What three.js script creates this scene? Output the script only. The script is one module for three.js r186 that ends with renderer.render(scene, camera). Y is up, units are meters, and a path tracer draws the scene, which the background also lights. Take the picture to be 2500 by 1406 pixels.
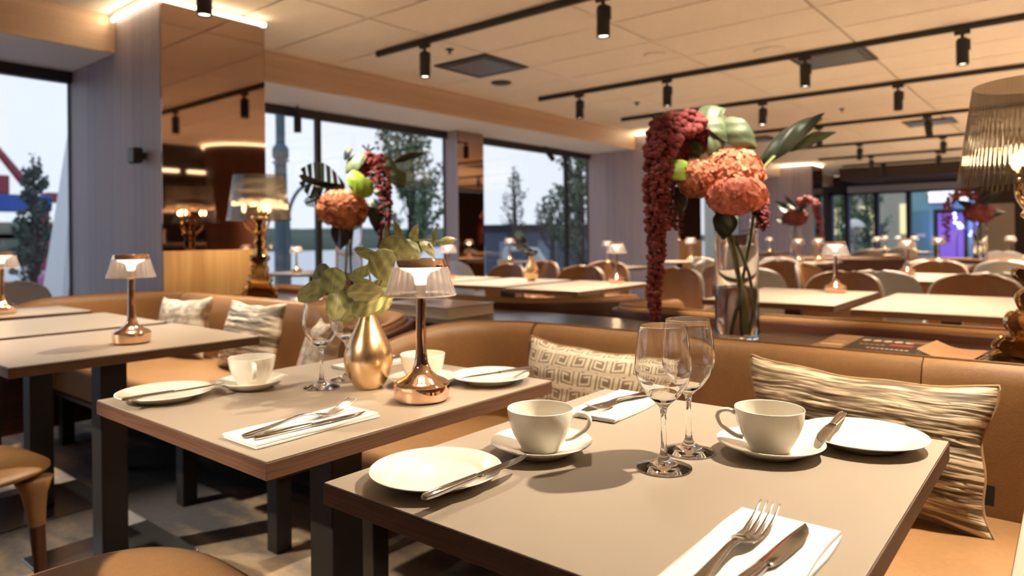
import * as THREE from 'three';
import { RoundedBoxGeometry } from 'three/addons/geometries/RoundedBoxGeometry.js';
import { mergeGeometries } from 'three/addons/utils/BufferGeometryUtils.js';
import { RectAreaLightUniformsLib } from 'three/addons/lights/RectAreaLightUniformsLib.js';

RectAreaLightUniformsLib.init();
const scene = new THREE.Scene();

// ------------------------------------------------------------------ camera
const camera = new THREE.PerspectiveCamera(2 * Math.atan(703 / 1682) * 180 / Math.PI, 2500 / 1406, 0.02, 2000);
camera.rotation.order = 'YXZ';
camera.rotation.set(0, 0.6879, -0.0107);
camera.position.set(0, 1.08, 0);
camera.setViewOffset(2500, 1406, 0, 123, 2500, 1406);      // rising lens: the verticals stay upright
camera.focus = 0.98;
camera.userData.fStop = 4.0;

// ------------------------------------------------------------------ renderer, exposure
const renderer = new THREE.WebGLRenderer();
renderer.toneMapping = THREE.LinearToneMapping;
renderer.toneMappingExposure = 1.98;
renderer.shadowMap.enabled = true;

// ------------------------------------------------------------------ sky: soft overcast at dusk
const SKY = 0.59;
const WARM = new THREE.Color(1, 0.835, 0.63);               // track spots and lamps
const SPOT_POWER = 30;
const LAMP_POWER = 0.2;
const COVE_POWER = 9;

let seed = 12345;
const rnd = () => { seed = (seed * 1664525 + 1013904223) >>> 0; return seed / 4294967296; };
const rr = (a, b) => a + (b - a) * rnd();
function hash(x, y, s) { let h = (x * 374761393 + y * 668265263 + s * 69069) | 0; h = Math.imul(h ^ (h >>> 13), 1274126177); return ((h ^ (h >>> 16)) >>> 0) / 4294967296; }
function vnoise(x, y, px, py, s) {                         // value noise that repeats after px, py cells
  const x0 = Math.floor(x), y0 = Math.floor(y), fx = x - x0, fy = y - y0, m = (a, n) => ((a % n) + n) % n;
  const u = fx * fx * (3 - 2 * fx), v = fy * fy * (3 - 2 * fy);
  const a = hash(m(x0, px), m(y0, py), s), b = hash(m(x0 + 1, px), m(y0, py), s), c = hash(m(x0, px), m(y0 + 1, py), s), d = hash(m(x0 + 1, px), m(y0 + 1, py), s);
  return (a * (1 - u) + b * u) * (1 - v) + (c * (1 - u) + d * u) * v;
}
function fbm(u, v, nx, ny, oct, s) { let t = 0, a = 0.5, n = 0; for (let i = 0; i < oct; i++) { t += a * vnoise(u * nx, v * ny, nx, ny, s + i * 17); n += a; a *= 0.5; nx *= 2; ny *= 2; } return t / n; }
const lerp = (a, b, t) => a + (b - a) * t, clamp01 = (t) => Math.min(1, Math.max(0, t)), smooth = (a, b, t) => { t = clamp01((t - a) / (b - a)); return t * t * (3 - 2 * t); };

{
  const W = 256, H = 128, data = new Float32Array(W * H * 4);
  for (let j = 0; j < H; j++) for (let i = 0; i < W; i++) {
    const c = fbm(i / W, j / H, 6, 10, 4, 5), k = smooth(0.3, 0.75, c), o = (j * W + i) * 4;
    data[o] = SKY * lerp(0.60, 0.80, k); data[o + 1] = SKY * lerp(0.75, 0.87, k); data[o + 2] = SKY * lerp(0.96, 0.98, k); data[o + 3] = 1;
  }
  const t = new THREE.DataTexture(data, W, H, THREE.RGBAFormat, THREE.FloatType);
  t.mapping = THREE.EquirectangularReflectionMapping; t.magFilter = THREE.LinearFilter; t.minFilter = THREE.LinearFilter; t.wrapS = THREE.RepeatWrapping; t.needsUpdate = true;
  scene.background = t;
}

// ------------------------------------------------------------------ naming helpers
const taken = new Map();
function numbered(n) { const k = taken.get(n) ?? 0; taken.set(n, k + 1); return k ? n + '_' + String(k).padStart(3, '0') : n; }
function mark(o, label, category, group, kind) { if (label) o.userData.label = label; if (category) o.userData.category = category; if (group) o.userData.group = group; if (kind) o.userData.kind = kind; return o; }
function thing(name, label, category, pos = [0, 0, 0], turn = 0, group) {
  const o = new THREE.Group(); o.name = numbered(name); o.position.set(...pos); o.rotation.y = turn; scene.add(o); return mark(o, label, category, group);
}
function solo(name, geo, mat, label, category, group) { const o = new THREE.Mesh(geo, mat); o.name = numbered(name); scene.add(o); return mark(o, label, category, group); }
function part(name, geo, mat, parent, pos, label) { const o = new THREE.Mesh(geo, mat); o.name = name; if (pos) o.position.set(...pos); parent.add(o); if (label) o.userData.label = label; return o; }
function structGroup(name, label) { const o = new THREE.Group(); o.name = numbered(name); scene.add(o); return mark(o, label, 'structure', null, 'structure'); }
function copy(src, label, pos, turn = 0, group) { const c = src.clone(); c.name = numbered(src.name.replace(/_\d{3}$/, '')); c.position.set(...pos); c.rotation.set(0, turn, 0); c.userData = { ...src.userData, label }; if (group) c.userData.group = group; scene.add(c); return c; }

// ------------------------------------------------------------------ geometry helpers
const V3 = (a) => new THREE.Vector3(...a), V2 = (a, b) => new THREE.Vector2(a, b);
function uvBox(g, s = 1, swap = false) {                   // uv in metres from the main direction of each face
  if (g.index) g = g.toNonIndexed();
  const p = g.attributes.position, n = g.attributes.normal, uv = new Float32Array(p.count * 2);
  for (let i = 0; i < p.count; i += 3) {
    const a = Math.abs(n.getX(i) + n.getX(i + 1) + n.getX(i + 2)), b = Math.abs(n.getY(i) + n.getY(i + 1) + n.getY(i + 2)), c = Math.abs(n.getZ(i) + n.getZ(i + 1) + n.getZ(i + 2));
    for (let k = i; k < i + 3; k++) {
      let u, v; const x = p.getX(k), y = p.getY(k), z = p.getZ(k);
      if (b >= a && b >= c) { u = x; v = z; } else if (a >= c) { u = z; v = y; } else { u = x; v = y; }
      if (swap) [u, v] = [v, u];
      uv[k * 2] = u * s; uv[k * 2 + 1] = v * s;
    }
  }
  g.setAttribute('uv', new THREE.BufferAttribute(uv, 2)); return g;
}
function box(x0, x1, y0, y1, z0, z1, r = 0, swap = false) {
  const w = Math.abs(x1 - x0), h = Math.abs(y1 - y0), d = Math.abs(z1 - z0);
  const g = r ? new RoundedBoxGeometry(w, h, d, 2, r) : new THREE.BoxGeometry(w, h, d);
  g.translate((x0 + x1) / 2, (y0 + y1) / 2, (z0 + z1) / 2); return uvBox(g, 1, swap);
}
function lathe(pts, seg = 48) { return new THREE.LatheGeometry(pts.map(([a, b]) => V2(Math.max(a, 0), b)), seg); }
function curvePts(pts, n) { return new THREE.CatmullRomCurve3(pts.map(V3)).getPoints(n); }
function tube(pts, r, n = 24, rad = 8, closed = false) { return new THREE.TubeGeometry(new THREE.CatmullRomCurve3(pts.map(V3), closed), n, r, rad, closed); }
function merge(list) { return mergeGeometries(list.map((g) => { g = g.index ? g.toNonIndexed() : g; for (const k of Object.keys(g.attributes)) if (!['position', 'normal', 'uv'].includes(k)) g.deleteAttribute(k); if (!g.attributes.uv) g.setAttribute('uv', new THREE.BufferAttribute(new Float32Array(g.attributes.position.count * 2), 2)); return g; })); }
// closed bar whose cross-section is an ellipse: stations [x, y, z, half width, half height] along x
function bar(st, seg = 10) {
  const pos = [], idx = [], N = st.length;
  for (const [x, y, z, w, t] of st) for (let k = 0; k < seg; k++) { const a = k / seg * Math.PI * 2, c = Math.cos(a), s = Math.sin(a), q = 0.75; pos.push(x, y + t * Math.sign(s) * Math.abs(s) ** q, z + w * Math.sign(c) * Math.abs(c) ** q); }
  for (let i = 0; i < N - 1; i++) for (let k = 0; k < seg; k++) { const a = i * seg + k, b = i * seg + (k + 1) % seg, c = a + seg, d = b + seg; idx.push(a, b, c, b, d, c); }
  for (const [i, f] of [[0, 1], [N - 1, 0]]) { const s = st[i], ci = pos.length / 3; pos.push(s[0], s[1], s[2]); for (let k = 0; k < seg; k++) { const a = i * seg + k, b = i * seg + (k + 1) % seg; f ? idx.push(ci, b, a) : idx.push(ci, a, b); } }
  const g = new THREE.BufferGeometry(); g.setAttribute('position', new THREE.Float32BufferAttribute(pos, 3)); g.setIndex(idx); g.computeVertexNormals();
  g.setAttribute('uv', new THREE.Float32BufferAttribute(pos.filter((_, i) => i % 3 !== 1), 2)); return g;
}
// a curved sheet with thickness: fn(u, v) -> [x, y, z], u, v in 0..1
function shell(fn, nu, nv, thick, uvs = 1) {
  const P = [], uv = [], idx = [], id = (i, j, s) => s * (nu + 1) * (nv + 1) + j * (nu + 1) + i;
  const grid = []; for (let j = 0; j <= nv; j++) for (let i = 0; i <= nu; i++) grid.push(V3(fn(i / nu, j / nv)));
  const nrm = grid.map((p, k) => { const i = k % (nu + 1), j = (k / (nu + 1)) | 0; const a = grid[j * (nu + 1) + Math.min(nu, i + 1)].clone().sub(grid[j * (nu + 1) + Math.max(0, i - 1)]), b = grid[Math.min(nv, j + 1) * (nu + 1) + i].clone().sub(grid[Math.max(0, j - 1) * (nu + 1) + i]); return a.cross(b).normalize(); });
  for (const s of [0, 1]) grid.forEach((p, k) => { const q = p.clone().addScaledVector(nrm[k], s ? -thick : 0); P.push(q.x, q.y, q.z); const i = k % (nu + 1), j = (k / (nu + 1)) | 0; uv.push(i / nu * uvs, j / nv * uvs); });
  for (let j = 0; j < nv; j++) for (let i = 0; i < nu; i++) { const a = id(i, j, 0), b = id(i + 1, j, 0), c = id(i, j + 1, 0), d = id(i + 1, j + 1, 0), o = (nu + 1) * (nv + 1); idx.push(a, b, c, b, d, c, a + o, c + o, b + o, b + o, c + o, d + o); }
  const o = (nu + 1) * (nv + 1), edge = (a, b) => idx.push(a, a + o, b, b, a + o, b + o);
  for (let i = 0; i < nu; i++) { edge(id(i, 0, 0), id(i + 1, 0, 0)); edge(id(i + 1, nv, 0), id(i, nv, 0)); }
  for (let j = 0; j < nv; j++) { edge(id(0, j + 1, 0), id(0, j, 0)); edge(id(nu, j, 0), id(nu, j + 1, 0)); }
  const g = new THREE.BufferGeometry(); g.setAttribute('position', new THREE.Float32BufferAttribute(P, 3)); g.setAttribute('uv', new THREE.Float32BufferAttribute(uv, 2)); g.setIndex(idx); g.computeVertexNormals(); return g;
}
function sheet(fn, nu, nv) {                              // one surface without thickness, for film-thin shades
  const P = [], uv = [], idx = []; for (let j = 0; j <= nv; j++) for (let i = 0; i <= nu; i++) { P.push(...fn(i / nu, j / nv)); uv.push(i / nu, j / nv); }
  for (let j = 0; j < nv; j++) for (let i = 0; i < nu; i++) { const a = j * (nu + 1) + i; idx.push(a, a + 1, a + nu + 1, a + 1, a + nu + 2, a + nu + 1); }
  const g = new THREE.BufferGeometry(); g.setAttribute('position', new THREE.Float32BufferAttribute(P, 3)); g.setAttribute('uv', new THREE.Float32BufferAttribute(uv, 2)); g.setIndex(idx); g.computeVertexNormals(); return g;
}
// sweep a closed profile [[out, y], ...] along a level path [[x, z], ...]; side = +1 or -1 says to which side "out" points; rise(t) scales heights
function sweep(path, profile, side = 1, lift = () => 1, cap = true) {
  const N = path.length, M = profile.length, pos = [], uv = [], idx = [];
  let len = 0; const acc = [0]; for (let i = 1; i < N; i++) { len += Math.hypot(path[i][0] - path[i - 1][0], path[i][1] - path[i - 1][1]); acc.push(len); }
  const per = [0]; for (let k = 1; k <= M; k++) per.push(per[k - 1] + Math.hypot(profile[k % M][0] - profile[k - 1][0], profile[k % M][1] - profile[k - 1][1]));
  for (let i = 0; i < N; i++) {
    const a = path[Math.max(0, i - 1)], b = path[Math.min(N - 1, i + 1)], l = Math.hypot(b[0] - a[0], b[1] - a[1]) || 1, nx = -(b[1] - a[1]) / l * side, nz = (b[0] - a[0]) / l * side, h = lift(acc[i] / len);
    for (let k = 0; k <= M; k++) { const [o, y] = profile[k % M]; pos.push(path[i][0] + nx * o, y * h, path[i][1] + nz * o); uv.push(acc[i], per[k]); }
  }
  for (let i = 0; i < N - 1; i++) for (let k = 0; k < M; k++) { const a = i * (M + 1) + k, b = a + 1, c = a + M + 1, d = c + 1; idx.push(a, b, c, b, d, c); }
  const g = new THREE.BufferGeometry(); g.setAttribute('position', new THREE.Float32BufferAttribute(pos, 3)); g.setAttribute('uv', new THREE.Float32BufferAttribute(uv, 2)); g.setIndex(idx); g.computeVertexNormals();
  if (!cap) return g;
  const tri = THREE.ShapeUtils.triangulateShape(profile.map(([a, b]) => V2(a, b)), []), caps = [];
  for (const i of [0, N - 1]) { const p = [], u = []; for (const t of tri) for (const k of t) { const o = (i * (M + 1) + k) * 3; p.push(pos[o], pos[o + 1], pos[o + 2]); u.push(profile[k][0], profile[k][1]); } const c = new THREE.BufferGeometry(); c.setAttribute('position', new THREE.Float32BufferAttribute(p, 3)); c.setAttribute('uv', new THREE.Float32BufferAttribute(u, 2)); c.computeVertexNormals(); caps.push(c); }
  return merge([g, ...caps]);
}
function arcPath(list) {                                   // [[x, z, radius?], ...] -> points with rounded corners
  const out = [];
  list.forEach(([x, z, r], i) => {
    if (!r || i === 0 || i === list.length - 1) { out.push([x, z]); return; }
    const a = list[i - 1], b = list[i + 1], la = Math.hypot(a[0] - x, a[1] - z), lb = Math.hypot(b[0] - x, b[1] - z);
    const p = [x + (a[0] - x) / la * r, z + (a[1] - z) / la * r], q = [x + (b[0] - x) / lb * r, z + (b[1] - z) / lb * r];
    for (let k = 0; k <= 14; k++) { const t = k / 14, s = 1 - t; out.push([s * s * p[0] + 2 * s * t * x + t * t * q[0], s * s * p[1] + 2 * s * t * z + t * t * q[1]]); }
  });
  const fine = []; for (let i = 0; i < out.length - 1; i++) { const l = Math.hypot(out[i + 1][0] - out[i][0], out[i + 1][1] - out[i][1]), n = Math.max(1, Math.ceil(l / 0.15)); for (let k = 0; k < n; k++) fine.push([lerp(out[i][0], out[i + 1][0], k / n), lerp(out[i][1], out[i + 1][1], k / n)]); }
  fine.push(out[out.length - 1]); return fine;
}
function along(o, a, b, up = [0, 1, 0]) {                  // lay an object so that its x axis runs from a to b
  const x = V3(b).sub(V3(a)).normalize(), z = x.clone().cross(V3(up)).normalize(), y = z.clone().cross(x);
  o.quaternion.setFromRotationMatrix(new THREE.Matrix4().makeBasis(x, y, z)); o.position.set(...a); return o;
}

// ------------------------------------------------------------------ textures: grain, weave, speckle, print
function dataTex(w, h, fn, srgb = true) {
  const d = new Uint8Array(w * h * 4);
  for (let j = 0; j < h; j++) for (let i = 0; i < w; i++) { const c = fn(i / w, j / h, i, j), o = (j * w + i) * 4; d[o] = clamp01(c[0]) * 255; d[o + 1] = clamp01(c[1] ?? c[0]) * 255; d[o + 2] = clamp01(c[2] ?? c[0]) * 255; d[o + 3] = 255; }
  const t = new THREE.DataTexture(d, w, h); t.wrapS = t.wrapT = THREE.RepeatWrapping; t.magFilter = THREE.LinearFilter; t.minFilter = THREE.LinearFilter; if (srgb) t.colorSpace = THREE.SRGBColorSpace; t.needsUpdate = true; return t;
}
const hex = (h) => [(h >> 16) / 255, ((h >> 8) & 255) / 255, (h & 255) / 255], mix3 = (a, b, t) => [lerp(a[0], b[0], t), lerp(a[1], b[1], t), lerp(a[2], b[2], t)];
function woodTex(c1, c2, s, fine = 64) { const a = hex(c1), b = hex(c2); return dataTex(512, 512, (u, v) => { const w = fbm(u, v, 2, 6, 3, s) * 0.06, g = fbm(u, v + w, 2, fine, 3, s + 3), l = fbm(u, v + w, 1, 10, 2, s + 9); return mix3(a, b, clamp01(0.65 * g + 0.55 * l - 0.1)); }); }
function rep(t, x, y = x) { const c = t.clone(); c.repeat.set(x, y); c.needsUpdate = true; return c; }
const texWalnut = woodTex(0x26120b, 0x65361f, 1), texOak = woodTex(0xa98355, 0xd6b586, 21), texLaminate = woodTex(0x958c98, 0xbdb3bd, 41, 96), texEdge = woodTex(0x3f281b, 0x775540, 61, 128);
const texLeatherBump = dataTex(512, 512, (u, v) => { const n = fbm(u, v, 90, 90, 2, 3), m = fbm(u, v, 6, 6, 2, 8); return [0.7 * n + 0.3 * m]; }, false);
const texLeather = (c1, c2, s) => { const a = hex(c1), b = hex(c2); return dataTex(256, 256, (u, v) => mix3(a, b, 0.5 * fbm(u, v, 5, 5, 4, s) + 0.5 * fbm(u, v, 60, 60, 2, s + 5))); };
const texTan = texLeather(0x8b653d, 0xa0774c, 4), texTanDark = texLeather(0x6a4526, 0x835c37, 14);
const texSpeckle = dataTex(256, 256, (u, v, i, j) => [0.5 * hash(i, j, 3) + 0.5 * fbm(u, v, 60, 60, 2, 4)], false);
const texPanel = dataTex(256, 256, (u, v, i, j) => { const k = 0.94 + 0.06 * (0.6 * hash(i, j, 9) + 0.4 * fbm(u, v, 20, 20, 3, 2)); return [0.93 * k, 0.895 * k, 0.845 * k]; });
const texCarpet = dataTex(1024, 1024, (u, v, i, j) => {
  const k = fbm(u, v, 5, 22, 4, 31), l = fbm(u, v, 3, 7, 3, 51), f = hash(i, j, 7) * 0.5 + 0.5 * fbm(u, v, 200, 200, 1, 3);
  const t = clamp01(smooth(0.36, 0.62, 0.55 * k + 0.5 * l) + (f - 0.5) * 0.35); return mix3(hex(0x57565b), hex(0xbaa386), t);
});
const texCarpetBump = dataTex(512, 512, (u, v, i, j) => [0.6 * hash(i, j, 5) + 0.4 * fbm(u, v, 128, 128, 2, 6)], false);
const texCloth = dataTex(256, 256, (u, v) => [0.5 + 0.25 * Math.sin(u * 256 * 0.8) + 0.25 * Math.sin(v * 256 * 0.8)], false);
const texBrush = dataTex(256, 256, (u, v) => [0.25 + 0.5 * fbm(u, v, 4, 100, 2, 12) + 0.25 * fbm(u, v, 30, 30, 2, 4)], false);
const texLeaf = (c1, c2, s) => { const a = hex(c1), b = hex(c2); return dataTex(128, 128, (u, v) => { const m = Math.abs(v - 0.5) < 0.025 ? 0.5 : 0, k = Math.abs(Math.sin((u * 9 - Math.abs(v - 0.5) * 7) * Math.PI)) > 0.97 ? 0.2 : 0; return mix3(a, b, clamp01(fbm(u, v, 8, 8, 3, s) + m + k)); }); };

// ------------------------------------------------------------------ materials
const std = (o) => new THREE.MeshStandardMaterial(o), phy = (o) => new THREE.MeshPhysicalMaterial(o), lin = (r, g, b) => new THREE.Color().setRGB(r, g, b);
const M = {
  tabletop: std({ color: lin(0.30, 0.248, 0.195), roughness: 0.45, bumpMap: rep(texSpeckle, 4), bumpScale: 0.00008 }),
  edge: std({ map: rep(texEdge, 2, 2), roughness: 0.5 }),
  walnut: phy({ map: rep(texWalnut, 0.7, 1.6), roughness: 0.5, clearcoat: 0.08, clearcoatRoughness: 0.2 }),
  consoleTop: phy({ map: rep(woodTex(0x160b07, 0x341a10, 171), 0.7, 1.6), roughness: 0.28, clearcoat: 0.25, clearcoatRoughness: 0.15 }),
  oak: std({ map: rep(texOak, 1, 1), roughness: 0.42 }),
  oakLeg: std({ map: rep(texOak, 2, 2), roughness: 0.5 }),
  laminate: std({ map: rep(texLaminate, 0.5, 1.3), roughness: 0.55 }),
  soffit: std({ color: lin(0.86, 0.84, 0.83), roughness: 0.8 }),
  ceiling: std({ map: rep(texPanel, 1.5), roughness: 0.95 }),
  ceilingVoid: std({ color: lin(0.03, 0.022, 0.016), roughness: 1 }),
  mirror: std({ color: lin(0.40, 0.28, 0.225), metalness: 1, roughness: 0.03 }),
  leather: std({ map: rep(texTan, 2), roughness: 0.5, bumpMap: rep(texLeatherBump, 5), bumpScale: 0.0004 }),
  leatherDark: std({ map: rep(texTanDark, 2), roughness: 0.45, bumpMap: rep(texLeatherBump, 5), bumpScale: 0.0004 }),
  chairLeather: std({ map: rep(texTanDark, 1), roughness: 0.45, bumpMap: rep(texLeatherBump, 3), bumpScale: 0.0004 }),
  chairShell: std({ color: lin(0.27, 0.255, 0.24), roughness: 0.5 }),
  carpet: std({ map: rep(texCarpet, 0.3, 0.3), roughness: 1, bumpMap: rep(texCarpetBump, 2.5), bumpScale: 0.003 }),
  black: std({ color: lin(0.012, 0.011, 0.011), roughness: 0.45 }),
  darkSteel: phy({ color: lin(0.30, 0.30, 0.32), metalness: 1, roughness: 0.22 }),
  post: std({ color: lin(0.010, 0.008, 0.0075), roughness: 0.5 }),
  darkWall: std({ color: lin(0.045, 0.028, 0.022), roughness: 0.7 }),
  wallWarm: std({ color: lin(0.50, 0.40, 0.31), roughness: 0.8 }),
  frame: std({ color: lin(0.02, 0.018, 0.02), roughness: 0.5 }),
  porcelain: phy({ color: lin(0.84, 0.80, 0.71), roughness: 0.14, clearcoat: 0.6, clearcoatRoughness: 0.05 }),
  steel: std({ color: lin(0.50, 0.485, 0.46), metalness: 1, roughness: 0.09 }),
  napkin: std({ color: lin(0.88, 0.86, 0.81), roughness: 0.95, bumpMap: rep(texCloth, 6), bumpScale: 0.0002 }),
  glass: phy({ color: 0xffffff, transmission: 1, thickness: 0.002, roughness: 0, ior: 1.5 }),
  pane: phy({ color: 0xffffff, transmission: 1, thickness: 0, roughness: 0, ior: 1.5 }),
  water: phy({ color: 0xffffff, transmission: 1, thickness: 0.1, roughness: 0, ior: 1.33, attenuationColor: lin(0.85, 0.9, 0.8), attenuationDistance: 1 }),
  brass: std({ color: lin(0.88, 0.62, 0.36), metalness: 1, roughness: 0.27 }),
  copper: std({ color: lin(0.84, 0.58, 0.43), metalness: 1, roughness: 0.06 }),
  gold: std({ color: lin(0.72, 0.52, 0.28), metalness: 1, roughness: 0.07 }),
  smokeShade: phy({ color: lin(0.38, 0.325, 0.25), transmission: 1, thickness: 0, roughness: 0.04, ior: 2.9, side: THREE.DoubleSide }),
  lampShade: phy({ color: lin(0.38, 0.36, 0.38), transmission: 0.72, thickness: 0, roughness: 0.3, side: THREE.DoubleSide }),
  clearRim: phy({ color: lin(0.9, 0.85, 0.8), transmission: 0.6, thickness: 0, roughness: 0.1 }),
  glow: std({ color: 0x000000, emissive: lin(1, 0.80, 0.55), emissiveIntensity: 5 }),
  lens: std({ color: 0x000000, emissive: lin(1, 0.86, 0.66), emissiveIntensity: 4 }),
  strip: std({ color: 0x000000, emissive: lin(1, 0.80, 0.52), emissiveIntensity: 3.2 }),
  white: std({ color: lin(0.78, 0.75, 0.70), roughness: 0.6 }),
};
const leafMat = (c1, c2, s) => phy({ map: texLeaf(c1, c2, s), roughness: 0.5, transmission: 0.25, thickness: 0, side: THREE.DoubleSide });
M.euc = leafMat(0x7f895c, 0xb2b57e, 71); M.euc2 = leafMat(0xa6a972, 0xd6d199, 75);
M.leafDark = leafMat(0x16231a, 0x28382a, 81); M.leafMid = leafMat(0x43553f, 0x687757, 85); M.leafBright = leafMat(0x7da02e, 0xa6c448, 91);
M.stem = std({ color: lin(0.16, 0.19, 0.06), roughness: 0.6 });
M.amaranth = std({ color: lin(0.20, 0.035, 0.04), roughness: 0.8 });
M.hydrangea = std({ vertexColors: true, color: 0xffffff, roughness: 0.75, side: THREE.DoubleSide });
M.hydCore = std({ color: lin(0.22, 0.06, 0.035), roughness: 0.9 });

// =================================================================== THE ROOM
const CEIL = 2.6, XW = -5.87, XM = -4.33, XB = -5.02, XR = 4.2, ZN = 4.0, ZF = -19.5;
const COLS = [[-1.9, -2.6], [-8.97, -9.7], [-15.3, -16.05]];
{
  const fl = new THREE.Mesh(box(XW - 0.2, XR + 0.2, -0.12, 0, ZN + 0.2, ZF - 0.2), M.carpet); fl.name = 'floor'; scene.add(fl);
  mark(fl, 'streaky brown and grey carpet floor of the restaurant', 'floor', null, 'structure');
}
{ // ceiling: 1200 x 600 panels with open joints under a dark void
  const c = structGroup('ceiling', 'warm ceiling of long rectangular panels with thin joints');
  part('slab', box(XW - 0.2, XR + 0.2, CEIL + 0.03, CEIL + 0.2, ZN + 0.2, ZF - 0.2), M.ceilingVoid, c);
  const pg = [0, 1].map(() => uvBox(new RoundedBoxGeometry(1.187, 0.028, 0.583, 1, 0.003)));
  for (let i = 0; i < 8; i++) for (let j = 0; j < 33; j++) {
    const x = -4.367 + i * 1.205, z = 0.245 - j * 0.6;
    if (x > XR - 0.55) continue;
    part('panel', pg[(i + j) % 2], M.ceiling, c, [x, CEIL + 0.014, z]);
  }
  part('panel', box(XW, XR, CEIL, CEIL + 0.028, ZN, 0.55), M.ceiling, c);
  part('panel', box(XW, -4.975, CEIL, CEIL + 0.028, 0.54, ZF), M.ceiling, c);
}
{ // walls out of the frame, and the far end
  const r = structGroup('wall_right', 'dark timber wall behind the bar');
  part('panelling', box(XR, XR + 0.2, 0, CEIL, ZN, ZF), M.darkWall, r);
  const b = structGroup('wall_back', 'warm plastered wall behind the viewer');
  part('plaster', box(XW, XR, 0, CEIL, ZN, ZN + 0.2), M.wallWarm, b);
  const f = structGroup('wall_far', 'dark far wall with large windows to the street');
  part('lintel', box(XW, XR, 2.2, CEIL, ZF, ZF - 0.25), M.darkWall, f);
  part('apron', box(XW, -1.8, 0, 0.3, ZF, ZF - 0.25), M.darkWall, f);
  part('pier', box(XW, -5.1, 0.3, 2.2, ZF, ZF - 0.25), M.darkWall, f);
  part('pier', box(-1.8, XR, 0, 2.2, ZF, ZF - 0.25), M.darkWall, f);
  part('dropped_ceiling', box(XM + 0.05, XR, 2.34, CEIL, -17.2, ZF), M.darkWall, f);
  part('light_panel', box(-1.72, -1.12, 0.1, 1.75, ZF + 0.001, ZF + 0.04), M.wallWarm, f, null, 'pale panel beside the far windows');
  const w = structGroup('window_6', 'far street window with dark mullions');
  for (const x of [-5.08, -4.68, -3.98, -3.26, -1.83]) part('mullion', box(x - 0.05, x + 0.05, 0.3, 2.2, ZF + 0.02, ZF - 0.2), M.frame, w);
  part('frame', box(-5.1, -1.8, 2.1, 2.2, ZF + 0.02, ZF - 0.2), M.frame, w);
  part('blind_box', box(-4.6, -1.8, 2.14, 2.3, ZF + 0.25, ZF + 0.03), std({ color: lin(0.35, 0.38, 0.5), roughness: 0.6 }), w);
  for (const [a, b2] of [[-5.03, -4.73], [-4.63, -4.03], [-3.93, -3.31], [-3.21, -1.88]]) part('pane', box(a, b2, 0.3, 2.1, ZF - 0.1, ZF - 0.106), M.pane, w);
}
{ // window wall on the left: bulkheads, sills, glazing
  const runs = [[ZN, COLS[0][0]], [COLS[0][1], COLS[1][0]], [COLS[1][1], COLS[2][0]], [COLS[2][1], ZF]];
  const wl = structGroup('wall_left', 'window wall with a timber bulkhead above the glass');
  runs.forEach(([a, b]) => {
    part('bulkhead', box(XW, XB, 2.352, CEIL, a - 0.002, b + 0.002), M.soffit, wl);
    part('fascia', box(XB, XB + 0.02, 2.35, CEIL - 0.002, a - 0.003, b + 0.003), M.oakPale ?? (M.oakPale = std({ map: rep(woodTex(0xb49680, 0xd0b59c, 131, 90), 0.5, 1.4), roughness: 0.5 })), wl);
    part('sill', box(XW - 0.1, XW + 0.06, 0, 0.09, a - 0.002, b + 0.002), M.frame, wl);
    part('header', box(XW - 0.15, XW, 2.3, 3.2, a, b), M.soffit, wl);
  });
  const spans = [[3.9, COLS[0][0], [1.0]], [COLS[0][1], -5.86, [-4.08]], [-6.32, COLS[1][0], [-8.38]], [COLS[1][1], COLS[2][0], [-12.4]], [COLS[2][1], ZF, []]];
  const names = ['tall window by the left tables', 'tall window behind the left flower vase', 'tall window beyond the slim mirrored pillar', 'tall window between the far columns', 'tall window in the far corner'];
  spans.forEach(([a, b, mull], i) => {
    const w = structGroup('window_' + (i + 1), names[i]);
    part('head_rail', box(XW + 0.0, XW + 0.07, 2.27, 2.352, a - 0.002, b + 0.002), M.frame, w);
    part('bottom_rail', box(XW, XW + 0.05, 0.09, 0.14, a - 0.002, b + 0.002), M.frame, w);
    for (const z of [a - 0.01, b + 0.01]) part('jamb', box(XW + 0.002, XW + 0.03, 0.14, 2.27, z - 0.004, z + 0.004), M.frame, w);
    for (const z of mull) part('mullion', box(XW, XW + 0.045, 0.14, 2.27, z - 0.028, z + 0.028), M.frame, w);
    const edges = [a - 0.0, ...mull, b + 0.0];
    for (let k = 0; k < edges.length - 1; k++) part('pane', box(XW + 0.015, XW + 0.021, 0.14, 2.27, edges[k] - 0.02, edges[k + 1] + 0.02), M.pane, w);
  });
}
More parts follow.
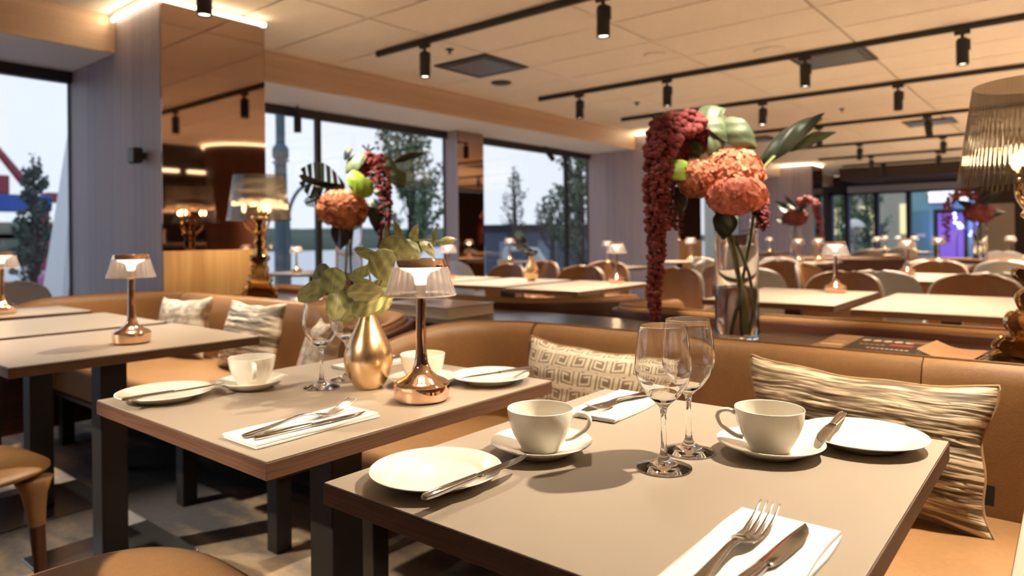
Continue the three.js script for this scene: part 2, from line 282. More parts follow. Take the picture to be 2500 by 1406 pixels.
{ // columns: grey timber boards on the sides, bronze mirror to the room, oak foot, light slot under the ceiling
  const where = ['beside the left window', 'in the middle of the window wall', 'far down the window wall'];
  COLS.forEach(([a, b], i) => {
    const c = structGroup('column', 'grey timber column with bronze mirror face ' + where[i]);
    part('core', box(XW, XM - 0.03, 0, CEIL - 0.01, a - 0.02, b + 0.02), M.darkWall, c);
    for (const [x0, x1] of [[XW, -5.125], [-5.122, XM - 0.012]]) for (const [z, s] of [[a, -1], [b, 1]]) part('board', box(x0, x1, 0, CEIL - 0.04, z, z + s * 0.02, 0, true), M.laminate, c);
    part('mirror', box(XM - 0.012, XM, 1.02, CEIL - 0.06, a - 0.002, b + 0.002), M.mirror, c, null, 'bronze tinted mirror panel');
    part('foot_panel', box(XM - 0.03, XM + 0.012, 0, 1.02, a - 0.001, b + 0.001, 0, true), M.oak, c, null, 'oak panel below the mirror');
    part('light_strip', box(XM - 0.01, XM + 0.006, CEIL - 0.045, CEIL - 0.02, a + 0.01, b - 0.01), M.strip, c, null, 'glowing strip under the ceiling');
    part('light_strip', box(XB + 0.03, XM + 0.006, CEIL - 0.045, CEIL - 0.02, a + 0.03, a + 0.014), M.strip, c, null, 'glowing strip under the ceiling');
    const l = new THREE.RectAreaLight(new THREE.Color(1, 0.74, 0.45), 6, 0.7, 0.03); l.position.set(XM + 0.02, CEIL - 0.035, (a + b) / 2); l.lookAt(5, CEIL - 0.4, (a + b) / 2); c.add(l);
    const l2 = new THREE.RectAreaLight(new THREE.Color(1, 0.74, 0.45), 14, 0.6, 0.03); l2.position.set((XB + XM) / 2, CEIL - 0.035, a + 0.04); l2.lookAt((XB + XM) / 2, CEIL - 0.5, 5); c.add(l2);
  });
  const p = structGroup('column', 'slim mirrored pillar between two window panes');
  part('core', box(XW, -5.64, 0, 2.35, -5.86, -6.32, 0, true), M.laminate, p);
  part('mirror', box(-5.64, -5.632, 0.1, 2.35, -5.862, -6.318), M.mirror, p, null, 'bronze mirror strip');
}
{ // the bar side of the room, seen in the mirror only
  const rc = structGroup('column', 'round column with glowing collar, seen in the mirror');
  part('shaft', new THREE.CylinderGeometry(0.56, 0.56, 2.3, 40).translate(1.75, 1.15, -5.85), M.walnut, rc);
  part('collar', new THREE.CylinderGeometry(0.58, 0.56, 0.3, 40).translate(1.75, 2.45, -5.85), M.walnut, rc);
  part('light_ring', new THREE.TorusGeometry(0.6, 0.02, 8, 40).rotateX(Math.PI / 2).translate(1.75, 2.56, -5.85), M.strip, rc);
  const bh = structGroup('trim_1', 'dark lowered ceiling above the bar'); part('panel', box(2.3, XR, 2.3, CEIL - 0.001, -3.2, -9), M.darkWall, bh);
  for (const [a, b] of [[-4.6, -5.12], [-5.25, -6.0]]) {
    const s = thing('strip_light', a > -5 ? 'short linear strip light reflected left in the mirror' : 'linear strip light reflected right in the mirror', 'light', [2.4, 2.2, (a + b) / 2], 0, 'strip lights at the bar');
    part('diffuser', new RoundedBoxGeometry(0.04, 0.045, a - b, 2, 0.01), M.strip, s); part('housing', box(-0.02, 0.02, 0.024, 0.1, -(a - b) / 2, (a - b) / 2), M.black, s);
    const l = new THREE.RectAreaLight(new THREE.Color(1, 0.78, 0.5), 6, 0.03, a - b); l.position.y = -0.026; l.rotation.x = -Math.PI / 2; s.add(l);
  }
  const bar_ = thing('bar_counter', 'dark bar counter seen only in the mirror', 'counter', [3.0, 0, -6]);
  part('front', box(-0.25, 0.25, 0, 1.0, -2.6, 2.6), M.darkWall, bar_); part('top', box(-0.32, 0.32, 1.0, 1.04, -2.65, 2.65, 0.01), M.walnut, bar_);
  for (const [z, w, lab] of [[-3.95, 0.5, 'low pale box left on the bar counter, seen in mirror'], [-4.9, 0.34, 'tall pale box on the bar counter, seen in mirror']]) { const bx = thing('menu_box', lab, 'box', [2.95, 1.04, z], 0, 'pale boxes on the bar'); part('body', new RoundedBoxGeometry(0.3, 0.2, w, 2, 0.02).translate(0, 0.1, 0), M.white, bx); part('lid', new RoundedBoxGeometry(0.32, 0.03, w + 0.02, 2, 0.01).translate(0, 0.215, 0), M.white, bx); }
}

// =================================================================== OUTSIDE
{
  const q = new THREE.Mesh(box(-16, XW - 0.2, -0.4, -0.14, 12, -32), std({ map: rep(texSpeckle, 0.5), color: lin(0.62, 0.64, 0.66), roughness: 0.8 })); q.name = 'quay'; scene.add(q); mark(q, 'pale stone quay outside the windows', 'ground', null, 'structure');
  const st = new THREE.Mesh(box(-16, 12, -0.4, -0.15, ZF - 0.3, -60), std({ color: lin(0.2, 0.2, 0.2), roughness: 0.8 })); st.name = 'street'; scene.add(st); mark(st, 'street beyond the far windows', 'ground', null, 'structure');
  const w = new THREE.Mesh(box(-124, -16, -1.5, -1.2, 120, -330), std({ color: lin(0.50, 0.55, 0.60), roughness: 0.3 })); w.name = 'harbour_water'; scene.add(w); mark(w, 'bright calm harbour water', 'water', null, 'stuff');
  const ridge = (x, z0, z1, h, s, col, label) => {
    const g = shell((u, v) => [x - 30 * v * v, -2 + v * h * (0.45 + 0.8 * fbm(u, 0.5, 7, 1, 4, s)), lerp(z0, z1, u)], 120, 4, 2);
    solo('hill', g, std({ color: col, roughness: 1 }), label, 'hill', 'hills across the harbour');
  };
  ridge(-420, 200, -560, 13, 5, lin(0.065, 0.095, 0.075), 'high far hill ridge across the harbour');  // distance haze put into the hill greens as a slight blue tint
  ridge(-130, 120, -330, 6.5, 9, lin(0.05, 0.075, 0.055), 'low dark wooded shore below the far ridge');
}
function tree(name, label, pos, h, spread, n, mat, sd, low = 0.25) {
  seed = sd; const t = thing(name, label, 'tree', pos, 0, 'trees outside the windows');
  const limbs = [bar([[0, 0, 0, 0.11, 0.11], [h * 0.5, 0, 0, 0.07, 0.07], [h, 0.02, 0.02, 0.012, 0.012]], 8).rotateZ(Math.PI / 2)], tips = [];
  const nb = 44; for (let k = 0; k < nb; k++) { const y = h * lerp(low, 0.9, k / nb), a = rr(0, 6.28), l = spread * (1.05 - 0.75 * k / nb) * rr(0.7, 1.1), e = [Math.cos(a) * l, y + l * rr(0.8, 1.5), Math.sin(a) * l]; limbs.push(tube([[0, y, 0], [e[0] * 0.5, y + l * 0.25, e[2] * 0.5], e], 0.012, 6, 5)); tips.push([[0, y, 0], e]); }
  part('trunk', merge(limbs), std({ color: lin(0.06, 0.05, 0.045), roughness: 0.9 }), t);
  const lg = shell((u, v) => [(u - 0.5) * 0.075 * Math.sin(Math.PI * clamp01(v * 0.9 + 0.05)), (v - 0.5) * 0.1, 0.02 * Math.sin(u * Math.PI)], 2, 3, 0.001);
  const im = new THREE.InstancedMesh(lg, mat, n), m4 = new THREE.Matrix4(), e = new THREE.Euler(), qn = new THREE.Quaternion();
  for (let k = 0; k < n; k++) { const [a, b] = tips[(rnd() * tips.length) | 0], s = rr(0.35, 1.08), p = V3(a).lerp(V3(b), s).add(V3([rr(-1, 1), rr(-1, 1), rr(-1, 1)]).multiplyScalar(0.13 * spread)); if (rnd() < 0.12) p.set(rr(-0.1, 0.1), h * rr(low, 1.02), rr(-0.1, 0.1)); e.set(rr(0, 6.3), rr(0, 6.3), rr(0, 6.3)); m4.compose(p, qn.setFromEuler(e), V3([1, 1, 1]).multiplyScalar(rr(0.55, 1.1))); im.setMatrixAt(k, m4); }
  im.name = 'foliage'; mark(im, null, null, null, 'stuff'); t.add(im); return t;
}
M.treeGreen = std({ color: lin(0.14, 0.22, 0.13), roughness: 0.8, side: THREE.DoubleSide }); M.treeDark = std({ color: lin(0.07, 0.10, 0.085), roughness: 0.8, side: THREE.DoubleSide }); M.treeLight = std({ color: lin(0.15, 0.24, 0.07), roughness: 0.8, side: THREE.DoubleSide });
tree('birch_tree', 'tall green birch behind the left vase, through the window', [-10.45, -0.14, -9.53], 4.4, 1.0, 3200, M.treeGreen, 11, 0.12);
tree('birch_tree', 'slim dark tree in front of the red crane', [-15.2, -0.14, -4.33], 2.85, 0.42, 1100, M.treeDark, 12, 0.15);
tree('birch_tree', 'thin sparse tree above the grey house roof', [-13.9, -0.14, -17.07], 3.5, 0.5, 260, M.treeDark, 13, 0.3);
tree('birch_tree', 'leafy tree at the right edge of the middle window', [-8.36, -0.14, -12.55], 3.6, 0.8, 2200, M.treeGreen, 14, 0.15);
tree('birch_tree', 'low pale green bush in front of grey house', [-8.2, -0.14, -13.9], 1.7, 0.6, 1300, M.treeLight, 15, 0.05);
tree('birch_tree', 'small bent tree right of the thin tree', [-12.6, -0.14, -17.3], 2.3, 0.8, 420, M.treeDark, 16, 0.35);
tree('birch_tree', 'green street tree beyond the far windows, left', [-6.6, -0.14, -27.0], 3.4, 1.0, 2000, M.treeLight, 17, 0.1);
tree('birch_tree', 'green street tree beyond the far windows, right', [-5.35, -0.14, -24.9], 3.1, 0.7, 1500, M.treeGreen, 18, 0.1);
{
  const teal = std({ color: lin(0.07, 0.115, 0.14), roughness: 0.6 });
  const p = thing('lamp_post', 'thick grey-green post outside left window', 'post', [-13.4, -0.14, -8.4]);
  part('shaft', new THREE.CylinderGeometry(0.125, 0.16, 3.1, 24).translate(0, 1.55, 0), teal, p); part('upper_shaft', new THREE.CylinderGeometry(0.1, 0.1, 2.2, 24).translate(0, 4.2, 0), teal, p);
  part('collar', lathe([[0.13, 2.98], [0.175, 3.02], [0.175, 3.2], [0.13, 3.28], [0.1, 3.3]], 24), teal, p); part('bracket', box(-0.3, 0.3, 2.9, 2.95, -0.02, 0.02), teal, p);
  const a = thing('arched_pole', 'slim dark pole with arched top beside grey-green post', 'post', [-12.4, -0.14, -7.95]);
  part('pole', tube([[0, 0, 0], [0, 1.2, 0], [0.0, 1.75, 0.0], [0.06, 2.05, -0.06], [0.2, 2.27, -0.16], [0.42, 2.36, -0.34], [0.6, 2.33, -0.5]], 0.035, 48, 10), teal, a); part('foot', new THREE.CylinderGeometry(0.08, 0.1, 0.2, 16).translate(0, 0.1, 0), teal, a);
  const s = thing('white_canopy_leg', 'white slanted canopy leg outside left window', 'post', [-10.35, -0.14, -3.14]);
  const sh = new THREE.Shape([V2(-0.16, 0), V2(0.14, 0), V2(0.36, 2.6), V2(0.32, 2.7), V2(0.29, 2.7)]);
  part('leg', new THREE.ExtrudeGeometry(sh, { depth: 0.1, bevelSize: 0.01, bevelThickness: 0.01, bevelSegments: 1 }).rotateY(0.72), std({ color: lin(0.82, 0.84, 0.87), roughness: 0.5 }), s);
  part('foot_plate', box(-0.25, 0.25, 0, 0.03, -0.2, 0.2), M.darkSteel, s);
  const red = std({ color: lin(0.24, 0.03, 0.045), roughness: 0.6 }), blue = std({ color: lin(0.02, 0.07, 0.34), roughness: 0.6 });
  const c = thing('harbour_crane', 'red and blue harbour crane at far left', 'crane', [-66, -1.2, -17]);
  part('portal', merge([-2.2, 2.2].flatMap((z) => [box(-1, 1, 0, 5, z - 0.35, z + 0.35), box(-1, 1, 2.6, 3, -2.4, 2.4)])), red, c);
  part('cabin', box(-1.5, 1.5, 4.8, 6.1, -2.6, 2.0, 0.1), blue, c); part('machine_house', box(-1.2, 1.2, 6.1, 7.6, 0.2, 3.2, 0.1), red, c);
  part('jib', merge([bar([[0, 0, 0, 0.28, 0.35], [9, 0, 0, 0.12, 0.15]], 6).rotateZ(0).rotateY(-Math.PI / 2).rotateX(-0.95).translate(0, 7.0, -1.2)]), red, c);
  part('counterweight', box(-0.8, 0.8, 5.6, 6.4, -4.2, -2.4, 0.1), red, c);
  const h = thing('grey_house', 'low dark grey house across the quay', 'house', [-14.2, -0.14, -19.6], 0.69);
  part('wall', box(-2.4, 2.4, 0, 1.45, -1, 1), std({ color: lin(0.10, 0.125, 0.17), roughness: 0.9 }), h);
  const rf = part('roof', box(-2.5, 2.5, 1.45, 1.66, -1.1, 1.1, 0.02), std({ color: lin(0.035, 0.035, 0.04), roughness: 0.9 }), h);
  for (const x of [-1.6, -0.3, 1.1]) part('window', box(x - 0.3, x + 0.3, 0.4, 1.1, 1, 1.03), std({ color: lin(0.25, 0.33, 0.42), roughness: 0.2 }), h);
  const v = thing('white_van', 'white and blue vehicle parked beyond middle window', 'van', [-11.3, -0.14, -14.6], 0.5); v.scale.setScalar(0.68);
  const vs = new THREE.Shape([V2(-0.95, 0.25), V2(0.95, 0.25), V2(0.95, 0.75), V2(0.55, 0.85), V2(0.2, 1.35), V2(-0.9, 1.4), V2(-0.97, 1.2)]);
  part('body', new THREE.ExtrudeGeometry(vs, { depth: 0.9, bevelSize: 0.04, bevelThickness: 0.04, bevelSegments: 2 }), std({ color: lin(0.6, 0.62, 0.66), roughness: 0.4 }), v);
  part('windscreen', box(-0.75, 0.15, 0.9, 1.28, 0.94, 0.96), std({ color: lin(0.06, 0.09, 0.14), roughness: 0.15 }), v);
  for (const x of [-0.6, 0.6]) part('wheel', new THREE.CylinderGeometry(0.25, 0.25, 0.16, 20).rotateX(Math.PI / 2).translate(x, 0.25, 0.9), M.black, v);
  const rcar = thing('red_car', 'dark red car low outside by the grey column', 'car', [-14.3, -0.14, -4.6], 1.2);
  part('body', new RoundedBoxGeometry(1.7, 0.3, 0.8, 3, 0.1).translate(0, 0.3, 0), std({ color: lin(0.2, 0.02, 0.05), roughness: 0.3 }), rcar); part('cabin', new RoundedBoxGeometry(0.9, 0.26, 0.7, 3, 0.1).translate(0, 0.55, 0), std({ color: lin(0.42, 0.12, 0.28), roughness: 0.3 }), rcar);
  for (const x of [-0.5, 0.5]) part('wheel', new THREE.CylinderGeometry(0.15, 0.15, 0.1, 16).rotateX(Math.PI / 2).translate(x, 0.15, 0.4), M.black, rcar);
}
{ // the street beyond the far windows
  const teal = std({ color: lin(0.26, 0.50, 0.51), roughness: 0.7 });
  const b = thing('teal_building', 'teal shop building across the street beyond far windows', 'building', [0, -0.14, -26]);
  part('wall', box(-4.35, 3, 0, 4.2, -4, 0), teal, b);
  for (const [x, w] of [[-3.98, 0.5]]) { const pn = part('wall_panel', box(x - w / 2, x + w / 2, 0.2, 1.95, 0, 0.04), std({ color: lin(0.15, 0.34, 0.37), roughness: 0.7 }), b); part('plate', box(x - 0.12, x + 0.12, 1.1, 1.2, 0.04, 0.06), M.white, pn); }
  const d = part('doorway', box(-3.62, -2.7, 0, 1.98, -0.02, 0.03), M.black, b, null, 'dark doorway glowing purple'); part('lit_glass', box(-3.5, -2.8, 0.1, 1.85, 0.03, 0.035), std({ color: 0x000000, emissive: lin(0.26, 0.14, 0.8), emissiveIntensity: 0.5 }), d);
  const cv = document.createElement('canvas'); cv.width = 512; cv.height = 128; const c = cv.getContext('2d'); c.fillStyle = '#f4f2ff'; c.fillRect(0, 0, 512, 128); c.fillStyle = '#5a4a8a'; c.font = '72px sans-serif'; c.textAlign = 'center'; c.fillText('Hermec', 250, 78);
  const tx = new THREE.CanvasTexture(cv); tx.colorSpace = THREE.SRGBColorSpace;
  const sg = part('sign_board', box(-3.74, -2.66, 2.2, 2.62, 0.05, 0.16), M.white, b, null, 'white lettered shop sign'); const face = part('sign_face', new THREE.PlaneGeometry(1.06, 0.4).translate(-3.2, 2.41, 0.165), std({ color: 0x000000, emissive: 0xffffff, emissiveMap: tx, emissiveIntensity: 0.85 }), sg);
  part('side_lamp', new RoundedBoxGeometry(0.16, 0.34, 0.16, 2, 0.05).translate(-2.45, 2.42, 0.12), std({ color: 0x000000, emissive: lin(0.1, 0.3, 1), emissiveIntensity: 2.2 }), b, null, 'blue glowing wall lamp');
  const pl = new THREE.PointLight(new THREE.Color(0.4, 0.3, 1), 0.8); pl.position.set(-3.1, 1.3, 0.4); b.add(pl);
  const neon = std({ color: 0x000000, emissive: lin(0.12, 0.14, 1), emissiveIntensity: 11 });
  const nb = thing('blue_fairy_lights', 'blue glowing lights hanging by the far doorway', 'lights', [-2.95, -0.14, -25.6]);
  for (const [x, y, r] of [[-0.05, 1.82, 0.045], [-0.03, 1.7, 0.05], [-0.04, 1.55, 0.045], [0.1, 1.42, 0.075], [0.06, 1.5, 0.06], [0.38, 1.25, 0.03], [0.35, 1.15, 0.035]]) part('bulb', new THREE.SphereGeometry(r, 12, 8).translate(x, y, 0), neon, nb);
  part('pole', tube([[0, 0, 0], [0, 1.0, 0], [0.02, 1.9, 0]], 0.015, 8, 6), M.black, nb);
  const pb = thing('street_parasol', 'white round street canopy behind far window', 'parasol', [-5.45, -0.14, -23.6]); part('canopy', new THREE.SphereGeometry(0.34, 20, 10, 0, 6.3, 0, 1.3).translate(0, 1.35, 0), M.white, pb); part('pole', new THREE.CylinderGeometry(0.03, 0.03, 1.4, 10).translate(0, 0.7, 0), M.darkSteel, pb);
  const oh = thing('yellow_house', 'pale yellow house facade behind the street trees', 'building', [-9, -0.14, -34]); part('wall', box(-6, 5, 0, 8, -3, 0), std({ color: lin(0.5, 0.46, 0.36), roughness: 0.9 }), oh);
  for (let k = 0; k < 6; k++) for (const y of [1.2, 3.6]) part('window', box(-5 + k * 1.6, -4.2 + k * 1.6, y, y + 1.3, 0, 0.05), std({ color: lin(0.5, 0.47, 0.3), emissive: lin(0.9, 0.8, 0.4), emissiveIntensity: 0.5, roughness: 0.3 }), oh);
}

// =================================================================== CEILING FITTINGS
const TRACKS = [[-1.84, -3.95], [-3.63, -4.36], [-5.97, -4.49], [-7.73, -4.5], [-10.05, -4.2], [-12.45, -4.1], [-14.6, -4.0], [-16.4, -4.0]];
const trackNames = ['nearest black ceiling track, mostly above the frame', 'short-looking black track in the upper middle of the ceiling', 'long black track crossing the right half of the ceiling', 'third black track, just above the right flowers', 'fourth black ceiling track from the front', 'fifth black ceiling track from the front', 'sixth black ceiling track from the front', 'farthest black ceiling track before the dark lintel'];
TRACKS.forEach(([z, x0], i) => {
  const t = thing('ceiling_track', trackNames[i], 'track', [0, CEIL, z], 0, 'black lighting tracks');
  part('rail', box(x0, 3.0, -0.045, -0.001, -0.018, 0.018, 0.003), M.black, t); part('end_cap', box(x0 - 0.012, x0, -0.047, -0.001, -0.02, 0.02, 0.003), M.black, t);
});
const spotBody = lathe([[0, 0], [0.034, 0], [0.034, -0.012], [0.041, -0.014], [0.041, -0.19], [0.038, -0.192], [0.034, -0.186], [0.033, -0.17], [0, -0.17]], 28), spotLens = lathe([[0, -0.178], [0.02, -0.179], [0.032, -0.181], [0.032, -0.174], [0, -0.174]], 24);
function spot(ti, x, label, power = 1, aim = [0, 0], tiltX = 0, tiltZ = 0, angle = 0.6) {
  const z = TRACKS[ti][0], s = thing('spotlight', label, 'spotlight', [x, CEIL - 0.045, z], 0, 'black track spotlights');
  part('adapter', box(-0.05, 0.05, -0.03, 0, -0.014, 0.014, 0.003), M.black, s); part('stem', new THREE.CylinderGeometry(0.012, 0.012, 0.05, 12).translate(0, -0.045, 0), M.black, s);
  const h = part('body', spotBody, M.black, s, [0, -0.06, 0]); h.rotation.set(tiltX, 0, tiltZ); part('lens', spotLens, M.lens, h, null, 'glowing lens'); part('clamp', box(0.036, 0.05, -0.09, -0.01, -0.012, 0.012, 0.002), M.black, h);
  if (power > 0) { const l = new THREE.SpotLight(WARM, SPOT_POWER * power, 0, angle, 0.75); l.position.set(0, -0.285, 0); l.target.position.set(aim[0], -2.3, aim[1]); l.shadow.radius = 1.1; s.add(l, l.target); }
  return s;
}
spot(0, -3.66, 'spotlight in front of the mirror, at the upper left', 0.4, [0.2, 0.6]);
spot(0, -2.45, 'spotlight above the left booth, out of frame', 0.26, [0, 0.7]);
spot(0, -1.2, 'spotlight above the vase table, out of frame', 0.2, [-0.1, 0.75]);
spot(0, 0.1, 'spotlight above the front table, out of frame', 0.5, [-0.55, 0.9], 0, 0, 0.6);
spot(0, -0.55, 'spotlight aimed at the tall flowers, out of frame', 0.36, [-0.69, -0.94], 0, 0, 0.3);
spot(0, -2.95, 'spotlight aimed at the left window flowers, out of frame', 0.5, [-0.1, -0.95], 0, 0, 0.28);
spot(0, 1.6, 'spotlight above the right end of the near track', 0.3, [-0.2, 0.5]);
for (const [ti, x] of [[0, 2.7], [1, 2.3], [2, 0.8], [2, 2.3], [3, 0.2], [3, 1.7], [4, 0], [4, 1.6], [5, 0], [5, 1.6], [6, 0.2], [7, 0]]) spot(ti, x, 'added spotlight on the ' + ['first', 'second', 'third', 'fourth', 'fifth', 'sixth', 'seventh', 'eighth'][ti] + ' track, beyond right frame edge' + (x > 1.2 ? ', farther out' : ''), 1.8, [0, 0], 0, 0, 0.85);  // unseen spots added to brighten the ceiling by bounce and the mirror image
spot(1, -3.82, 'left spotlight hanging from upper middle track', 0.75, [0.1, -0.3]);
spot(1, -2.24, 'right spotlight hanging from upper middle track', 0.75, [0.0, -0.3]);
spot(1, -0.75, 'spotlight above the second row, out of frame', 0.75, [0.0, -0.3]);
spot(1, 0.9, 'added spotlight beyond the frame on the upper middle track', 1.0, [-0.4, 0.6]);  // added out of view to lighten what the mirror shows
spot(2, -3.98, 'leftmost spotlight on the long right track', 0.8, [0.1, 0.9]);
spot(2, -2.99, 'second spotlight from left on the long right track', 0.8, [-0.2, 0.8]);
spot(2, -1.74, 'third spotlight from left on the long right track', 0.75, [0, 0.6]);
spot(2, -0.64, 'rightmost spotlight on the long right track', 0.75, [0, 0.6]);
spot(3, -4.02, 'spotlight behind the red amaranth at third track', 0.9, [0.1, 0.3]);
spot(3, -2.71, 'spotlight right of the leaves on third track', 1.0, [0, 0.7], -0.08);
spot(3, -1.37, 'spotlight at the right of third track', 1.1, [0, 0.8]);
spot(4, -2.75, 'spotlight behind the long dark leaf, fourth track', 1.0, [0, 0.6]);
spot(4, -1.46, 'tilted unlit-looking spotlight below the blue vent', 0.6, [0.3, -0.6], 0.22, 0.1);
spot(5, -2.78, 'spotlight on the fifth track', 0.9, [0.2, 0.2]);
spot(5, -1.6, 'spotlight at right of the fifth track', 0.9, [0.2, 0.2]);
spot(6, -3.06, 'spotlight left on the sixth track', 0.9, [0.1, 0.2], 0.2);
spot(6, -1.95, 'spotlight right on the sixth track near lamp shade', 0.9, [0.1, 0.4], 0.1);
spot(7, -3.2, 'farthest spotlight, before the dark lintel', 0.9, [0.1, 0.3]);
for (const [x, z, lab] of [[1.8, 0.4, 'added spotlight behind the viewer, right'], [-1.4, 1.4, 'added spotlight behind the viewer, middle'], [-3.6, 1.4, 'added spotlight behind the viewer, left']]) { const s = spot(0, x, lab, x < 0 ? 0.75 : 0.12, x < 0 ? [x < -2 ? 1.0 : 0.12, -2.35] : [0, 0], 0, 0, x < 0 ? 0.2 : 0.7); s.position.z = z; }  // trackless spots added for light; the two left ones brighten the front chairs

{ // vents, detectors, sprinklers, speakers
  const vent = (x, z, label, turn = 0) => {
    const v = thing('ceiling_vent', label, 'vent', [x, CEIL, z], 0, 'square ceiling vents');
    const fr = []; for (const s of [-1, 1]) { fr.push(box(-0.295, 0.295, -0.012, 0, s * 0.295, s * 0.27), box(s * 0.27, s * 0.295, -0.012, 0, -0.27, 0.27)); } part('frame', merge(fr), M.black, v);
    part('plate', new RoundedBoxGeometry(0.46, 0.006, 0.46, 1, 0.002).translate(0, -0.016, 0), std({ color: lin(0.16, 0.18, 0.21), roughness: 0.4, metalness: 0.5 }), v); part('throat', box(-0.27, 0.27, -0.006, -0.001, -0.27, 0.27), std({ color: lin(0.10, 0.12, 0.15), roughness: 0.5 }), v);
  };
  vent(-4.06, -4.545, 'square dark ceiling vent beside the upper middle track'); vent(-1.62, -6.345, 'dark vent half hidden by the long right track'); vent(-1.55, -10.9, 'bluish vent beside tilted spotlight, near lamp shade'); vent(-3.95, -10.9, 'vent behind the right flower leaves');
  const disc = (x, z, r, mat, label, cat, name) => { const d = thing(name, label, cat, [x, CEIL, z], 0, 'round ceiling discs'); part('rim', lathe([[0, 0], [r, 0], [r, -0.008], [r * 0.86, -0.014], [0, -0.014]], 28), mat, d); part('grille', lathe([[0, -0.0145], [r * 0.8, -0.0145], [r * 0.8, -0.017], [0, -0.018]], 28), mat, d); };
  disc(-4.35, -5.15, 0.1, M.black, 'round black ceiling speaker below the square vent', 'speaker', 'ceiling_speaker'); disc(-2.72, -5.22, 0.09, M.ceiling, 'flat cream ceiling disc left of the long track', 'ceiling disc', 'ceiling_disc'); disc(-1.95, -5.74, 0.13, M.ceiling, 'larger flat cream ceiling disc above long track', 'ceiling disc', 'ceiling_disc');
  for (const [x, z, lab] of [[-3.89, -3.97, 'dark sprinkler beside the left middle-track spotlight'], [-3.86, -6.96, 'small sprinkler above the left red amaranth'], [-2.2, -9.0, 'far small sprinkler on the right ceiling']]) { const s = thing('sprinkler', lab, 'sprinkler', [x, CEIL, z], 0, 'ceiling sprinklers'); part('plate', lathe([[0, 0], [0.035, 0], [0.035, -0.006], [0.012, -0.01], [0.008, -0.03], [0, -0.03]], 20), M.black, s); part('deflector', lathe([[0, -0.032], [0.018, -0.033], [0.018, -0.036], [0, -0.037]], 16), M.black, s); }
  const cam = thing('wall_sensor', 'small black sensor on the grey column', 'sensor', [-4.56, 1.62, -1.9]); part('bracket', box(-0.02, 0.02, -0.02, 0.02, 0, 0.03), M.black, cam); part('head', new RoundedBoxGeometry(0.1, 0.1, 0.06, 2, 0.015).translate(-0.01, 0, 0.055), M.black, cam);
  for (const [z, lab, rx] of [[-3.77, 'small black spotlight at the left window head', 0], [-7.72, 'small tilted spotlight at the middle window head', 0.7]]) { const s = thing('window_spotlight', lab, 'spotlight', [-5.72, 2.352, z], 0, 'small window spotlights'); part('stem', new THREE.CylinderGeometry(0.01, 0.01, 0.05, 10).translate(0, -0.025, 0), M.black, s); const b = part('body', new THREE.CylinderGeometry(0.036, 0.036, 0.2, 20).translate(0, -0.1, 0), M.black, s, [0, -0.05, 0]); b.rotation.set(0, 0, rx); part('lens', new THREE.CylinderGeometry(0.026, 0.026, 0.004, 16).translate(0, -0.201, 0), M.darkSteel, b); }
  const pj = thing('projector', 'small white box hanging near the right lamp shade', 'projector', [-1.12, 2.3, -11.9]); part('box', new RoundedBoxGeometry(0.3, 0.14, 0.24, 2, 0.02), M.white, pj); part('rod', new THREE.CylinderGeometry(0.012, 0.012, 0.24, 10).translate(0, 0.18, 0), M.black, pj);
}

// =================================================================== TABLES
const BT = 0.74;
function table(x0, x1, z0, z1, label, h = BT) {
  const cx = (x0 + x1) / 2, cz = (z0 + z1) / 2, w = (x1 - x0) / 2, d = Math.abs(z0 - z1) / 2, t = thing('dining_table', label, 'table', [cx, 0, cz], 0, 'rectangular dining tables');
  part('edge_band', uvBox(new RoundedBoxGeometry(w * 2, 0.0275, d * 2, 1, 0.0012).translate(0, h - 0.0168, 0)), M.edge, t, null, 'dark wooden edge');
  part('top', uvBox(new RoundedBoxGeometry(w * 2 - 0.002, 0.003, d * 2 - 0.002, 2, 0.001).translate(0, h - 0.0015, 0)), M.tabletop, t);
  part('post', box(-0.042, 0.042, 0.008, h - 0.03, -0.042, 0.042, 0.004), M.post, t); part('base_plate', box(-0.205, 0.205, 0, 0.008, -0.205, 0.205, 0.003), M.darkSteel, t); return t;
}
function roundTable(x, z, r, label, h = BT) {
  const t = thing('round_table', label, 'table', [x, 0, z], 0, 'round tables by the window');
  part('top', lathe([[0, h - 0.02], [r - 0.01, h - 0.02], [r, h - 0.016], [r, h - 0.003], [r - 0.003, h], [0, h]], 48), M.tabletop, t); part('post', new THREE.CylinderGeometry(0.035, 0.035, h - 0.03, 16).translate(0, (h - 0.03) / 2 + 0.01, 0), M.post, t); part('base_plate', new THREE.CylinderGeometry(0.2, 0.2, 0.012, 32).translate(0, 0.006, 0), M.darkSteel, t); return t;
}
const ZA = -0.575, ZB = -1.32;
table(-0.82, -0.165, ZA, ZB, 'foreground table at lower right with two wine glasses'); table(-1.635, -0.966, ZA, ZB, 'table with brass vase and copper lamp in front'); table(-2.905, -2.25, ZA, ZB, 'table at left with a single copper lamp'); table(-3.635, -2.98, ZA, ZB, 'empty table behind the single-lamp table at left'); table(-4.26, -3.79, ZA, ZB, 'farthest table of left booth, beside the window'); table(-0.055, 0.6, ZA, ZB, 'table cut by the lower right frame edge');
table(-0.80, -0.14, -3.38, -4.42, 'bare table of second row at the right edge'); table(-1.56, -0.90, -3.5, -4.46, 'second-row table with lamp, right of tall flowers'); table(-3.0, -2.40, -3.56, -4.5, 'second-row table with lamp, left of hanging amaranth'); table(-3.7, -3.1, -3.66, -4.5, 'second-row table carrying the small brass vase'); table(-4.45, -3.82, -3.66, -4.5, 'second-row table behind the foreground lamp shade');
table(-1.36, -0.62, -5.6, -6.75, 'third-row table with lamp and purple glint'); table(-4.4, -3.72, -6.1, -6.95, 'table with lamp in front of grey column'); table(-2.88, -2.25, -8.4, -9.2, 'narrow far table behind the right tall vase'); table(-1.38, -0.85, -8.0, -8.95, 'far table with lamp left of the lamp shade edge'); table(-0.75, -0.1, -8.0, -8.95, 'far table beneath the right lamp shade');
